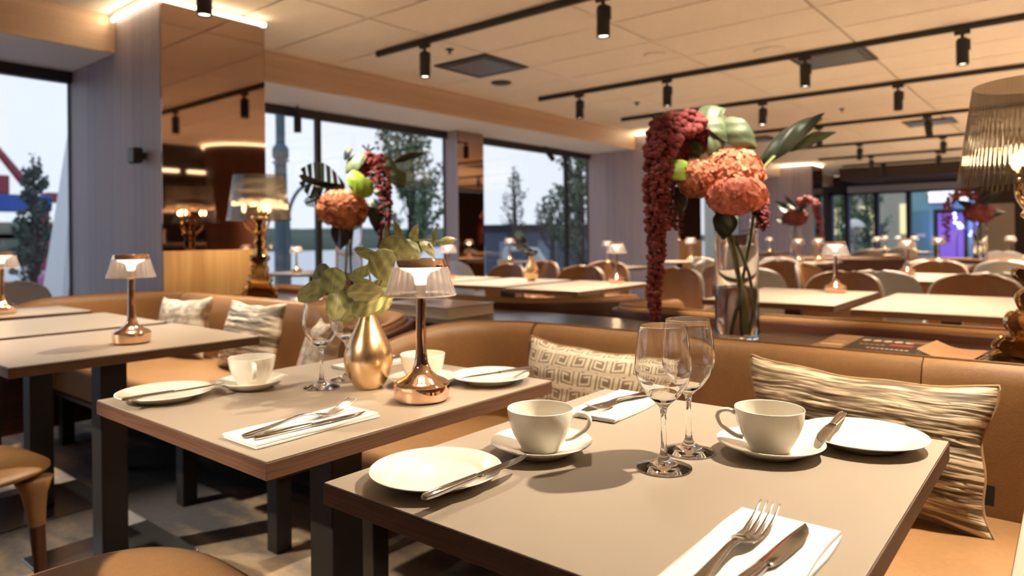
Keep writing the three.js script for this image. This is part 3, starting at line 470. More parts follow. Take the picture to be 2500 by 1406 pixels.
table(-2.9, -2.25, -12.0, -12.8, 'far table before the street windows, left'); table(-2.8, -2.1, -14.4, -15.1, 'far table before the teal building'); table(-3.6, -2.85, -16.2, -17.0, 'farthest table below the street windows'); table(-4.95, -4.3, -12.9, -13.9, 'far table beside the window columns'); table(-1.1, -0.4, -11.8, -12.6, 'far table at right in front of pale panel');
roundTable(-5.28, -3.62, 0.4, 'round dark table by the left window', 0.79); roundTable(-5.36, -6.78, 0.35, 'round table by middle window near white chair', 0.78); roundTable(-3.85, -7.98, 0.27, 'small round table at the foot of the middle column', 0.765);

// =================================================================== TABLE LAMPS
function flute(r0, r1, y0, y1, n, amp, seg = 156) { return sheet((u, v) => { const a = u * Math.PI * 2, r = lerp(r0, r1, v) * (1 + amp * Math.abs(Math.sin(a * n / 2)) - amp / 2), y = lerp(y0, y1, v) - 0.004 * Math.sin(v * Math.PI); return [Math.cos(a) * r, y, -Math.sin(a) * r]; }, seg, 4); }
const lampGeo = {
  base: lathe([[0, 0.002], [0.054, 0.002], [0.058, 0.006], [0.059, 0.03], [0.058, 0.033]], 56), cone: lathe([[0.058, 0.033], [0.0595, 0.036], [0.05, 0.043], [0.034, 0.05], [0.021, 0.062], [0.0145, 0.078], [0.0118, 0.1], [0.0105, 0.14], [0.0105, 0.245], [0, 0.245]], 56),
  foot: lathe([[0, 0], [0.052, 0], [0.054, 0.002], [0, 0.002]], 40),
  shade: flute(0.0745, 0.057, 0.222, 0.281, 26, 0.035), crown: lathe([[0.0, 0.2975], [0.05, 0.2975], [0.053, 0.2955], [0.0575, 0.281], [0.0560, 0.2805], [0.0, 0.284]], 48), rim: new THREE.TorusGeometry(0.0745, 0.0016, 8, 60).rotateX(Math.PI / 2).translate(0, 0.2215, 0),
  bulb: lathe([[0, 0.232], [0.006, 0.233], [0.012, 0.246], [0.0135, 0.258], [0.02, 0.268], [0.038, 0.2745], [0.044, 0.2785], [0, 0.2795]], 24),
};
function tableLamp(x, z, label, y = BT, k = 1) {
  const t = thing('table_lamp', label, 'lamp', [x, y, z], 0, 'copper table lamps'); t.scale.setScalar(k);
  part('foot', lampGeo.foot, M.black, t); part('base', lampGeo.base, M.copper, t); part('stem', lampGeo.cone, M.copper, t); part('shade', lampGeo.shade, M.lampShade, t, null, 'smoky fluted translucent shade'); part('crown', lampGeo.crown, M.copper, t); part('rim', lampGeo.rim, M.clearRim, t); part('bulb', lampGeo.bulb, M.glow, t, null, 'glowing crystal diffuser');
  const l = new THREE.PointLight(new THREE.Color(1, 0.68, 0.38), LAMP_POWER); l.position.y = 0.226; l.shadow.radius = 0.8; t.add(l); return t;
}
for (const a of [[-1.073, -1.0, 'sharp copper table lamp in front of white cup'], [-2.46, -0.975, 'copper lamp alone on the left table'], [-4.0, -1.0, 'lamp cut by the left frame edge'], [-1.09, -4.28, 'copper lamp on second-row table right of tall vase'], [-2.6, -4.36, 'nearer of two lamps left of hanging amaranth'], [-4.06, -4.1, 'lamp just behind the foreground lamp, by slim pillar'], [-4.2, -6.85, 'farther of two lamps left of hanging amaranth'],
  [-5.48, -6.62, 'lamp on round table by the middle window', 0.78], [-5.38, -3.52, 'lamp on round dark table by left window', 0.79, 0.8], [-3.74, -8.07, 'lamp at the foot of the middle column', 0.765], [-1.09, -6.45, 'lamp on third-row table before purple glint'], [-2.5, -9.05, 'lamp right of the tall vase beside blurred flowers'], [-1.19, -8.85, 'lamp below the lit purple doorway'],
  [-2.5, -12.3, 'tiny far lamp before left street window'], [-2.36, -14.7, 'tiny far lamp before the teal wall'], [-3.2, -16.5, 'tiny far lamp below green street window'], [-3.0, -16.8, 'tiny far lamp right of teal wall panel'], [-4.45, -13.0, 'tiny far lamp left of two by the columns'], [-4.7, -13.7, 'tiny far lamp right of two by the columns'], [-0.75, -12.1, 'far lamp in front of the pale panel'], [-2.65, -8.75, 'far lamp beside the blurred flower vase']]) tableLamp(...a);

// =================================================================== BOOTHS
const backProfile = [[0.0, 0.43], [0.012, 0.55], [0.03, 0.68], [0.042, 0.735], [0.058, 0.766], [0.082, 0.779], [0.106, 0.775], [0.12, 0.76], [0.122, 0.43]];
const woodProfile = [[0.1225, 0.06], [0.1225, 0.752], [0.128, 0.757], [0.142, 0.757], [0.148, 0.75], [0.152, 0.66], [0.152, 0.06]];
const seatProfile = [[-0.56, 0.30], [-0.565, 0.41], [-0.555, 0.445], [-0.53, 0.462], [-0.3, 0.468], [-0.03, 0.462], [-0.0005, 0.45], [-0.0005, 0.30]];
const apronProfile = [[-0.55, 0.262], [-0.555, 0.3], [0.12, 0.3], [0.12, 0.262]];
const pipe = (r = 0.004) => Array.from({ length: 8 }, (_, k) => [0.105 + r * Math.cos(k * Math.PI / 4), 0.777 + r * Math.sin(k * Math.PI / 4)]);
function booth(pathDef, seatPath, side, label, seams, lift) {
  const b = thing('banquette', label, 'banquette', [0, 0, 0], 0, 'leather booth benches'), path = arcPath(pathDef), L = [0]; for (let i = 1; i < path.length; i++) L.push(L[i - 1] + Math.hypot(path[i][0] - path[i - 1][0], path[i][1] - path[i - 1][1]));
  const total = L[L.length - 1], cuts = [0, ...seams.map((s) => s * total), total], at = (s) => { let i = 1; while (i < path.length - 1 && L[i] < s) i++; const t = (s - L[i - 1]) / (L[i] - L[i - 1]); return [lerp(path[i - 1][0], path[i][0], t), lerp(path[i - 1][1], path[i][1], t)]; };
  for (let k = 0; k < cuts.length - 1; k++) {
    const a = cuts[k] + (k ? 0.0015 : 0), e = cuts[k + 1] - (k < cuts.length - 2 ? 0.0015 : 0), sub = []; const n = Math.max(4, Math.ceil((e - a) / 0.045)); for (let q = 0; q <= n; q++) sub.push(at(lerp(a, e, q / n)));
    part('back_panel', sweep(sub, backProfile, side, (t) => lift ? lift(lerp(a, e, t) / total) : 1), M.leather, b);
  }
  part('wooden_back', sweep(path, woodProfile, side, lift ?? (() => 1)), M.walnut, b, null, 'dark walnut outer shell');
  part('piping', sweep(path, pipe(), side, lift ?? (() => 1)), M.leatherDark, b);
  part('seat', sweep(arcPath(seatPath), seatProfile, side), M.leather, b, null, 'tan leather seat'); part('apron', sweep(arcPath(seatPath), apronProfile, side), M.walnut, b); const [s0, s1] = seatPath, nl = Math.max(2, Math.round(Math.abs(s1[0] - s0[0]) / 0.8)), zs = side * Math.sign(s1[0] - s0[0]); for (let k = 0; k <= nl; k++) { const x = lerp(s0[0], s1[0], k / nl) - Math.sign(s1[0] - s0[0]) * (k / nl - 0.5) * 0.08, z = s0[1] - zs * 0.51; part('leg', box(x - 0.03, x + 0.03, 0, 0.27, z - 0.03, z + 0.03, 0.003), M.post, b); }
  return b;
}
const wing = (lo, e) => (t) => 1 - lo * smooth(1 - e, 1, t);
// front right booth: back runs along x, left wing comes forward
booth([[0.95, -1.84], [-1.70, -1.84, 0.3], [-1.70, -1.42]], [[0.95, -1.84], [-1.68, -1.84]], 1, 'tan leather booth behind the two foreground tables', [0.42, 0.815], wing(0.07, 0.12));
// front left booth: two wings
booth([[-2.10, -1.52], [-2.10, -1.845, 0.26], [-4.27, -1.845, 0.34], [-4.27, -1.0]], [[-2.12, -1.845], [-4.25, -1.845]], 1, 'tan leather booth at left under the mirror column', [0.18, 0.44, 0.70], (t) => 1 - 0.08 * smooth(0.9, 1, t) - 0.05 * smooth(0.1, 0, t));
// second row, backs to the viewer
booth([[0.95, -2.74], [-1.62, -2.74, 0.34], [-1.62, -3.5]], [[0.95, -2.74], [-1.6, -2.74]], -1, 'second-row booth with walnut back, right of amaranth', [0.3, 0.6], wing(0.06, 0.3));
booth([[-4.25, -2.74], [-2.06, -2.74, 0.34], [-2.06, -3.5]], [[-4.25, -2.74], [-2.08, -2.74]], 1, 'second-row booth with walnut back, behind the books', [0.4], wing(0.04, 0.3));
booth([[0.5, -10.0], [-3.6, -10.0, 0.3], [-3.6, -10.8]], [[0.5, -10.0], [-3.6, -10.0]], -1, 'far booth with walnut back behind the blurred flowers', [0.3, 0.6], wing(0.02, 0.2));
{ // console between the two rows
  const c = thing('console', 'dark walnut console between the booth rows', 'console', [0, 0, 0]);
  part('top', box(-4.28, 0.95, 0.705, 0.73, -2.002, -2.578, 0.004), M.consoleTop, c); part('carcass', box(-4.26, 0.93, 0.06, 0.705, -2.04, -2.54), M.walnut, c);
}

// =================================================================== CHAIRS
const chairPts = new THREE.CatmullRomCurve3([[0, 0.445, 0.225], [0, 0.452, 0.15], [0, 0.438, 0.0], [0, 0.44, -0.12], [0, 0.475, -0.195], [0, 0.56, -0.235], [0, 0.68, -0.262], [0, 0.78, -0.285], [0, 0.825, -0.298]].map(V3));
const chairFn = (sc, off) => (u, v) => { const p = chairPts.getPoint(v), s = u * 2 - 1, arch = v > 0.66 ? Math.sqrt(Math.max(0.0009, 1 - ((v - 0.66) / 0.345) ** 2.4)) : 1, front = v < 0.12 ? 0.86 + 0.14 * Math.sqrt(v / 0.12) : 1, w = lerp(0.225, 0.25, smooth(0.2, 0.6, v)) * arch * front * sc, back = smooth(0.35, 0.75, v); return [s * w, p.y + s * s * 0.035 * (1 - back) + off * (1 - back), p.z + s * s * 0.10 * back * arch + off * back]; };
const chairGeo = { shell: shell(chairFn(1, 0), 18, 34, 0.012), pad: shell(chairFn(0.95, 0.016), 18, 34, 0.014), leg: bar([[0, 0, 0, 0.015, 0.015], [0.43, 0, 0, 0.009, 0.009]], 10).rotateZ(-Math.PI / 2) };
function shellChair(x, z, turn, label, leather = true, pale = false) {
  const c = thing('shell_chair', label, 'chair', [x, 0, z], turn, 'moulded shell chairs');
  part('shell', chairGeo.shell, pale ? (M.paleShell ??= std({ color: lin(0.6, 0.6, 0.62), roughness: 0.5 })) : M.chairShell, c); if (leather) part('pad', chairGeo.pad, M.chairLeather, c, null, 'tan leather inner pad');
  for (const sx of [-1, 1]) for (const sz of [-1, 1]) { const l = part('leg', chairGeo.leg, M.oakLeg, c, [sx * 0.13, 0.432, sz * 0.11 - 0.01]); l.rotation.set(sz * -0.2, 0, sx * 0.2); l.scale.y = 1.03; }
  return c;
}
const back = Math.PI, jig = () => rr(-0.12, 0.12); seed = 99;
for (const [x, lab] of [[-4.12, 'tan chair at far side of table, by slim pillar'], [-4.3, 'tan chair behind the small brass vase'], [-3.28, 'tan chair right of the small brass vase'], [-2.42, 'tan chair behind hanging amaranth strand'], [-1.21, 'tan chair behind the second-row lamp'], [-0.47, 'tan chair behind the bare right table']]) shellChair(x, lab.includes('behind the small brass') ? -5.5 : -4.72, jig(), lab);
for (const [x, lab, t] of [[-2.56, 'grey chair turned sideways left of tall vase', -0.9], [-1.93, 'grey chair back seen through the tall vase', back], [-1.05, 'grey chair back beneath the third-row lamp', back], [-0.42, 'large grey chair back at the right, third row', back + 0.1]]) shellChair(x, -5.45, t, lab);
for (const [x, z, t, lab, pale] of [[-5.1, -5.6, 2.9, 'grey chair back left of middle window table', true], [-4.85, -6.1, 1.9, 'pale chair in profile before middle window', true], [-5.35, -4.85, 3.3, 'grey chair beside the slim mirrored pillar'], [-3.6, -5.72, 0.3, 'tan chair by the table before grey column'], [-5.15, -1.3, 1.2, 'pale chair at the left window edge', true], [-3.2, -6.5, -1.2, 'tan chair right of the table before grey column'], [-2.2, -6.6, 0.2, 'tan chair between tall vase and second-row lamp'],
  [-1.0, -7.05, 0, 'tan chair behind the third-row table'], [-1.6, -6.2, 1.4, 'tan chair left end of third-row table'], [-0.2, -6.1, -1.5, 'tan chair at right frame edge, third row'], [-3.25, -7.75, 2.6, 'grey chair near the small round table'], [-2.55, -7.9, back, 'grey chair before the narrow far table'], [-1.1, -7.72, back, 'grey chair before far table with lamp'], [-0.5, -7.72, back, 'grey chair before the far right table'], [-2.5, -11.7, back, 'far grey chair before left street window'], [-2.4, -14.0, back, 'far grey chair before the teal wall'], [-0.8, -11.5, back, 'far grey chair before the pale panel']]) shellChair(x, z, t + jig(), lab, !pale, pale);
{ // the two front chairs with upholstered seats, walnut legs in leather sleeves
  const superR = (a, w, d, n) => { const c = Math.cos(a), s = Math.sin(a); return [w * Math.sign(c) * Math.abs(c) ** (2 / n), d * Math.sign(s) * Math.abs(s) ** (2 / n)]; };
  const seatGeo = (() => { const P = [], I = [], NR = 14, NA = 64, rows = []; for (let j = 0; j <= NR; j++) { const t = j / NR; rows.push([t, 0.478 - 0.012 * (1 - t) ** 2 - 0.03 * t ** 6]); } rows.push([1.0, 0.44], [0.97, 0.434], [0.6, 0.42], [0.0, 0.415]); rows.forEach(([t, y]) => { for (let k = 0; k < NA; k++) { const [x, z] = superR(k / NA * 6.2832, 0.245 * t, 0.235 * t, 2.7); P.push(x * (1 + 0.06 * z / 0.235), y + 0.012 * (x / 0.245) ** 2, z); } }); for (let j = 0; j < rows.length - 1; j++) for (let k = 0; k < NA; k++) { const a = j * NA + k, b = j * NA + (k + 1) % NA; I.push(a, b, a + NA, b, b + NA, a + NA); } const g = new THREE.BufferGeometry(); g.setAttribute('position', new THREE.Float32BufferAttribute(P, 3)); g.setAttribute('uv', new THREE.Float32BufferAttribute(P.filter((_, i) => i % 3 !== 1), 2)); g.setIndex(I); g.computeVertexNormals(); return g; })();
  const legW = bar([[0, 0, 0, 0.011, 0.011], [0.3, 0, 0, 0.018, 0.018]], 14).rotateZ(Math.PI / 2), sleeve = bar([[0.298, 0, 0, 0.0195, 0.0195], [0.34, 0, 0, 0.023, 0.023], [0.385, 0, 0, 0.029, 0.029], [0.428, 0, 0, 0.045, 0.045]], 18).rotateZ(Math.PI / 2), brace = shell((u, v) => { const a = lerp(-0.9, 0.9, u), r = 0.235; return [Math.sin(a) * r * 1.08, lerp(0.62, 0.86, v) - 0.02 * u * 0, 0.30 + r * (1 - Math.cos(a)) * -1 + 0.1 + v * 0.03]; }, 26, 6, 0.03);
  for (const [x, z, t, lab] of [[-2.39, -0.455, 0.1, 'upholstered chair cut by the left frame edge'], [-1.265, -0.45, 0.0, 'upholstered chair cut by the bottom frame edge']]) {
    const c = thing('dining_chair', lab, 'chair', [x, 0, z], t, 'upholstered dining chairs');
    part('seat', seatGeo, M.leather, c, null, 'tan leather seat'); part('backrest', brace, M.chairLeather, c);
    for (const sx of [-1, 1]) for (const sz of [-1, 1]) { const l = part('leg', legW, M.walnut, c, [sx * 0.185, 0, sz * 0.175]); l.rotation.set(sz * -0.04, 0, sx * 0.05); part('sleeve', sleeve, M.leather, l, null, 'leather sleeve'); }
    for (const sx of [-1, 1]) part('back_post', tube([[sx * 0.18, 0.43, 0.2], [sx * 0.175, 0.55, 0.29], [sx * 0.17, 0.72, 0.345]], 0.014, 10, 10), M.walnut, c);
  }
}

// =================================================================== CUSHIONS
function pillowGeo(w, h, t, sd, ridge, rows) {
  const n = 84, m = 60, P = [], UV = [], I = [], N = (n + 1) * (m + 1);
  for (const s of [1, -1]) for (let j = 0; j <= m; j++) for (let i = 0; i <= n; i++) {
    const u = i / n * 2 - 1, v = j / m * 2 - 1, x = u * w / 2 * (1 - 0.10 * (1 - v * v) * u * u) * (1 + 0.02 * Math.sin(v * 7 + sd)), y = v * h / 2 * (1 - 0.14 * (1 - u * u) * v * v) * (1 + 0.015 * Math.sin(u * 9 + sd * 2));
    const e = Math.max(0, (1 - Math.abs(u) ** 2.6) * (1 - Math.abs(v) ** 2.6)), body = t / 2 * e ** 0.55;
    const wv = v + 0.06 * (fbm((u + 1) / 2, (v + 1) / 2, 4, 6, 3, sd) - 0.5) * 2, r = ridge * Math.min(1, e * 3) * (Math.sin(wv * rows * Math.PI) * 0.6 + (fbm((u + 1) / 2, (v + 1) / 2, 5, 22, 3, sd + 4) - 0.5) * 1.6);
    P.push(x, y, s * (body + (s > 0 ? r : 0))); UV.push(i / n, j / m);
  }
  for (const s of [0, 1]) for (let j = 0; j < m; j++) for (let i = 0; i < n; i++) { const a = s * N + j * (n + 1) + i, b = a + 1, c = a + n + 1, d = c + 1; s ? I.push(a, c, b, b, c, d) : I.push(a, b, c, b, d, c); }
  const g = new THREE.BufferGeometry(); g.setAttribute('position', new THREE.Float32BufferAttribute(P, 3)); g.setAttribute('uv', new THREE.Float32BufferAttribute(UV, 2)); g.setIndex(I); g.computeVertexNormals();
  const rim = []; const at = (i, j) => { const k = (j * (n + 1) + i) * 3; rim.push([P[k], P[k + 1], P[k + 2]]); }; for (let i = 0; i < n; i += 3) at(i, 0); for (let j = 0; j < m; j += 3) at(n, j); for (let i = n; i > 0; i -= 3) at(i, m); for (let j = m; j > 0; j -= 3) at(0, j);
  return [g, tube(rim, 0.0035, 160, 6, true)];
}
function canvasTex(w, h, draw) { const cv = document.createElement('canvas'); cv.width = w; cv.height = h; draw(cv.getContext('2d'), w, h); const t = new THREE.CanvasTexture(cv); t.colorSpace = THREE.SRGBColorSpace; return t; }
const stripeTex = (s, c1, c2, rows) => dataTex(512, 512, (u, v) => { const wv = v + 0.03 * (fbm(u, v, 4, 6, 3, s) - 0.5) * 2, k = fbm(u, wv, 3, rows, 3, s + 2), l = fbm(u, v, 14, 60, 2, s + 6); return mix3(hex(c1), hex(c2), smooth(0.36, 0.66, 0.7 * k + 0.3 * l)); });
const texSheenStripe1 = stripeTex(201, 0x5d4a35, 0xd8c6a6, 58), texStripe2 = stripeTex(231, 0x7d776c, 0xece3d2, 22), texMottle = dataTex(256, 256, (u, v) => mix3(hex(0xa89f92), hex(0xe8dfcf), smooth(0.3, 0.7, fbm(u, v, 14, 14, 4, 77))));  // the first paints velvet sheen into the colour as dark and light stripes
const texMaze = canvasTex(1024, 640, (c, w, h) => {
  c.fillStyle = '#8d7c64'; c.fillRect(0, 0, w, h); c.strokeStyle = '#ddd1b9'; c.lineWidth = 18; c.scale(0.72, 0.72); c.lineJoin = 'miter';
  const S = 172; for (let r = -1; r < 8; r++) for (let k = -1; k < 11; k++) { const x = k * S + (r % 2 ? S / 2 : 0), y = r * S * 0.93, d = (k + r) % 2 ? 1 : -1; c.beginPath(); let a = 78; c.moveTo(x - d * a, y - a); const p = [[1, -1], [1, 1], [-1, 1], [-1, -1]]; for (let q = 0; q < 9; q++) { const [sx, sy] = p[q % 4]; c.lineTo(x + d * sx * a, y + sy * a); if (q % 2) a -= 15; } c.stroke(); c.beginPath(); c.moveTo(x - 95, y - 60); c.lineTo(x - 95, y + 95); c.lineTo(x + 40, y + 95); c.stroke(); }
});
function cushion(name, label, w, h, t, pos, rot, map, sd, ridge, rows, pip = true) {
  const c = thing(name, label, 'cushion', pos, 0, 'booth cushions'); c.rotation.set(rot[0], rot[1], rot[2], 'YXZ');
  const [g, r] = pillowGeo(w, h, t, sd, ridge, rows), mt = phy({ map, bumpMap: map, bumpScale: 0.0018, roughness: 0.55, sheen: 0.5, sheenColor: lin(0.6, 0.5, 0.4), sheenRoughness: 0.4 }); part('cover', g, mt, c); if (pip) part('piping', r, std({ color: lin(0.42, 0.27, 0.14), roughness: 0.7 }), c, null, 'tan piped seam'); return c;
}
{
  const c = cushion('cushion', 'large velvet cushion with painted sheen stripes and black tag, front right', 0.53, 0.31, 0.13, [-0.395, 0.615, -1.715], [-0.27, 0.0, -0.03], texSheenStripe1, 3, 0.0036, 29);
  const tagTex = canvasTex(64, 128, (x, w, h) => { x.fillStyle = '#0a0908'; x.fillRect(0, 0, w, h); x.fillStyle = '#8a8078'; x.font = '26px sans-serif'; x.translate(40, 20); x.rotate(Math.PI / 2); x.fillText('FINE', 8, 6); });
  part('tag', box(0.238, 0.262, -0.085, -0.045, -0.002, 0.001), std({ map: tagTex, roughness: 0.6 }), c, null, 'small black woven tag');
  cushion('cushion', 'cream cushion with raised maze pattern behind wine glasses', 0.53, 0.30, 0.13, [-1.1, 0.61, -1.72], [-0.25, 0.08, -0.03], texMaze, 5, 0.0008, 8);
  cushion('cushion', 'striped pale cushion in the left booth', 0.52, 0.34, 0.13, [-3.03, 0.625, -1.73], [-0.25, -0.05, 0.02], texStripe2, 7, 0.003, 11, false);
  cushion('cushion', 'plain cream cushion in the left booth corner', 0.46, 0.32, 0.13, [-3.74, 0.62, -1.74], [-0.22, 0.1, 0.04], texMottle, 9, 0.0008, 7, false);
  cushion('cushion', 'mottled cushion seen through the left wine glass', 0.42, 0.34, 0.13, [-2.36, 0.60, -1.64], [-0.3, -0.45, 0.05], texMottle, 11, 0.0008, 7, false);
}

// =================================================================== TABLEWARE
const G = {
  cup: lathe([[0, 0.001], [0.029, 0.001], [0.0305, 0.003], [0.0315, 0.007], [0.037, 0.016], [0.044, 0.03], [0.049, 0.045], [0.0515, 0.059], [0.0525, 0.069], [0.0519, 0.0702], [0.0508, 0.069], [0.0495, 0.058], [0.046, 0.043], [0.039, 0.026], [0.03, 0.013], [0.018, 0.008], [0, 0.0075]], 64),
  handle: (() => { const c = new THREE.CatmullRomCurve3([[0.0505, 0.058, 0], [0.061, 0.0625, 0], [0.073, 0.060, 0], [0.078, 0.051, 0], [0.074, 0.039, 0], [0.062, 0.028, 0], [0.050, 0.0205, 0], [0.0395, 0.018, 0]].map(V3)); const g = new THREE.TubeGeometry(c, 40, 0.0036, 12); const p = g.attributes.position; for (let i = 0; i < p.count; i++) p.setZ(i, p.getZ(i) * 1.45); g.computeVertexNormals(); return g; })(),
  saucer: lathe([[0, 0.0025], [0.040, 0.0025], [0.0425, 0], [0.046, 0.0005], [0.05, 0.0045], [0.068, 0.0125], [0.0785, 0.0185], [0.0802, 0.0198], [0.0798, 0.0212], [0.077, 0.0205], [0.064, 0.0142], [0.045, 0.0075], [0.035, 0.0060], [0.0335, 0.005], [0, 0.005]], 72),
  plate: lathe([[0, 0.003], [0.055, 0.003], [0.0575, 0], [0.061, 0.0008], [0.068, 0.0062], [0.082, 0.0125], [0.0955, 0.0168], [0.0972, 0.0178], [0.097, 0.0192], [0.094, 0.0188], [0.080, 0.0150], [0.068, 0.0098], [0.062, 0.0068], [0.056, 0.0055], [0, 0.0052]], 80),
  foot: lathe([[0, 0.0005], [0.038, 0.0005], [0.0402, 0.0014], [0.0402, 0.0022], [0.034, 0.0042], [0.02, 0.0085], [0.01, 0.014], [0.0058, 0.022], [0.0042, 0.035], [0.0039, 0.06], [0.0042, 0.078], [0.006, 0.089], [0.0125, 0.0965], [0.0205, 0.1035], [0.0192, 0.1055], [0.0122, 0.1015], [0.004, 0.0985], [0, 0.098]], 72),
  bowl: lathe([[0.0205, 0.1035], [0.0255, 0.109], [0.0352, 0.123], [0.0402, 0.139], [0.0412, 0.152], [0.0398, 0.17], [0.0372, 0.19], [0.0345, 0.2085], [0.0338, 0.2092], [0.0331, 0.2085], [0.0356, 0.19], [0.0383, 0.17], [0.0399, 0.152], [0.0389, 0.139], [0.034, 0.1242], [0.0245, 0.1113], [0.0192, 0.1055], [0.0205, 0.1035]], 72),
};
G.cup.computeVertexNormals();
function cup(x, z, y, turn, label) { const c = thing('coffee_cup', label, 'cup', [x, y, z], turn, 'cream coffee cups'); part('bowl', G.cup, M.porcelain, c); part('handle', G.handle, M.porcelain, c); c.scale.set(0.99, 0.94, 0.99); return c; }
function dish(kind, x, z, label, k = 1) { const m = solo(kind, kind === 'saucer' ? G.saucer : G.plate, M.porcelain, label, kind, kind === 'saucer' ? 'cream saucers' : 'cream side plates'); m.position.set(x, BT + 0.0003, z); m.scale.set(k, 1, k); return m; }
function wineGlass(x, z, label) { const t = thing('wine_glass', label, 'wine glass', [x, BT + 0.0003, z], 0, 'wine glasses'); part('stem_and_foot', G.foot, M.glass, t); part('bowl', G.bowl, M.glass, t); return t; }
const HY = BT + 0.007;
dish('plate', -0.70, -0.678, 'side plate with butter knife at front left of foreground table', 0.955); dish('saucer', -0.658, -0.868, 'saucer in the middle of the foreground table'); cup(-0.655, -0.862, HY, 0.55, 'coffee cup with handle to the right, foreground table');
wineGlass(-0.471, -0.918, 'nearer of two wine glasses on foreground table'); wineGlass(-0.476, -1.012, 'farther wine glass overlapping behind the nearer, foreground');
dish('saucer', -0.373, -1.082, 'saucer under the cup right of wine glasses'); cup(-0.372, -1.076, HY, 3.53, 'coffee cup with handle to the left, right of glasses'); dish('plate', -0.272, -1.218, 'side plate at the right far corner of foreground table', 0.98);
dish('plate', -1.525, -0.672, 'side plate at the left corner of vase table'); dish('saucer', -1.475, -0.846, 'saucer beside the left plate on vase table', 0.97); cup(-1.47, -0.842, HY, -0.45, 'coffee cup at left of the vase table'); wineGlass(-1.343, -0.941, 'wine glass left of the brass vase'); wineGlass(-1.372, -1.035, 'wine glass half hidden behind brass vase');
dish('saucer', -1.182, -1.106, 'saucer behind the copper lamp', 0.97); cup(-1.18, -1.104, HY, 2.5, 'white cup behind the copper lamp stem'); dish('plate', -1.075, -1.222, 'side plate at far right of the vase table', 0.95);

// cutlery lies along +x; origin at the handle end
const knifeGeo = { handle: bar([[0, 0, 0, 0.0035, 0.0022], [0.004, 0, 0, 0.0062, 0.0036], [0.02, 0, 0, 0.0072, 0.0042], [0.05, 0, 0, 0.0068, 0.004], [0.08, 0, 0, 0.0058, 0.0038], [0.092, 0, 0, 0.0052, 0.0036], [0.097, 0, 0, 0.0062, 0.0036]], 16), blade: bar([[0.0965, 0, 0, 0.006, 0.003], [0.104, 0, 0.001, 0.0082, 0.0012], [0.13, 0, 0.001, 0.0088, 0.0009], [0.165, 0, 0.0005, 0.0088, 0.0008], [0.185, 0, -0.001, 0.0070, 0.0007], [0.199, 0, -0.0035, 0.0040, 0.0006], [0.208, 0, -0.0065, 0.0007, 0.0004]], 14) };
function knife(a, b, label, k = 1) { const t = thing('knife', label, 'knife', [0, 0, 0], 0, 'steel table knives'); part('handle', knifeGeo.handle, M.steel, t); part('blade', knifeGeo.blade, M.steel, t); along(t, a, b); t.scale.setScalar(k); return t; }
const tines = [-1.5, -0.5, 0.5, 1.5].map((q) => bar([[0.146, 0.0012, q * 0.0058, 0.0021, 0.0012], [0.162, 0.0, q * 0.0062, 0.0020, 0.0013], [0.185, 0.0045, q * 0.0064, 0.0017, 0.0011], [0.209, 0.0145, q * 0.0063, 0.0008, 0.0006]], 8));
const forkGeo = { handle: bar([[0, 0.0, 0, 0.004, 0.0018], [0.004, 0, 0, 0.0085, 0.0022], [0.015, 0.0005, 0, 0.0098, 0.0024], [0.045, 0.003, 0, 0.0066, 0.0022], [0.075, 0.0065, 0, 0.0042, 0.0021], [0.1, 0.0085, 0, 0.0033, 0.0022], [0.118, 0.0075, 0, 0.004, 0.0022], [0.125, 0.0058, 0, 0.0085, 0.0018], [0.134, 0.0035, 0, 0.0112, 0.0014], [0.149, 0.0008, 0, 0.0113, 0.0012]], 14) };
function fork(a, b, label, k = 1, up) { const t = thing('fork', label, 'fork', [0, 0, 0], 0, 'steel table forks'); part('handle', forkGeo.handle, M.steel, t); for (const g of tines) part('tine', g, M.steel, t); along(t, a, b, up); t.scale.setScalar(k); return t; }
knife([-0.617, 0.7655, -0.575], [-0.615, 0.7655, -0.78], 'butter knife laid across the front left plate'); knife([-0.322, 0.7655, -1.305], [-0.308, 0.766, -1.10], 'butter knife on the right far plate'); knife([-1.475, 0.7655, -0.565], [-1.455, 0.7655, -0.77], 'butter knife on the left corner plate'); knife([-1.022, 0.7655, -1.315], [-1.075, 0.766, -1.115], 'butter knife on the plate behind copper lamp');
const napGeo = (w, l, sd) => { const mk = (y0, y1, dx, s) => { const g = new THREE.BoxGeometry(w, y1 - y0, l, 14, 1, 26), p = g.attributes.position; for (let i = 0; i < p.count; i++) { const x = p.getX(i), z = p.getZ(i), ex = 1 - Math.abs(x) / (w / 2), ez = 1 - Math.abs(z) / (l / 2); p.setY(i, p.getY(i) + (y0 + y1) / 2 + 0.0022 * (fbm(x / w + 0.5, z / l + 0.5, 3, 4, 3, s) - 0.5) * Math.min(1, 4 * Math.min(ex, ez) + 0.3)); p.setX(i, x + dx + 0.002 * Math.sin(z * 30 + s)); } g.computeVertexNormals(); return uvBox(g, 8); }; return [mk(0.0015, 0.0042, 0, sd), mk(0.0052, 0.0085, -0.0015, sd + 3)]; };
function napkin(x, z, w, l, turn, label, sd) { const n = thing('napkin', label, 'napkin', [x, BT, z], turn, 'white folded napkins'), [a, b] = napGeo(w, l, sd); part('lower_fold', a, M.napkin, n); part('upper_fold', b, M.napkin, n); part('fold_edge', tube([[-w / 2, 0.005, -l / 2], [-w / 2 - 0.001, 0.005, 0], [-w / 2, 0.005, l / 2]], 0.0037, 20, 8), M.napkin, n); return n; }
napkin(-0.262, -0.69, 0.112, 0.27, 0, 'folded napkin at lower right with fork and knife', 4); fork([-0.277, 0.7535, -0.565], [-0.279, 0.7525, -0.84], 'fork on the lower right napkin, tines upward', 1.16); knife([-0.253, 0.7525, -0.575], [-0.234, 0.7525, -0.815], 'knife beside the fork on lower right napkin', 1.14);
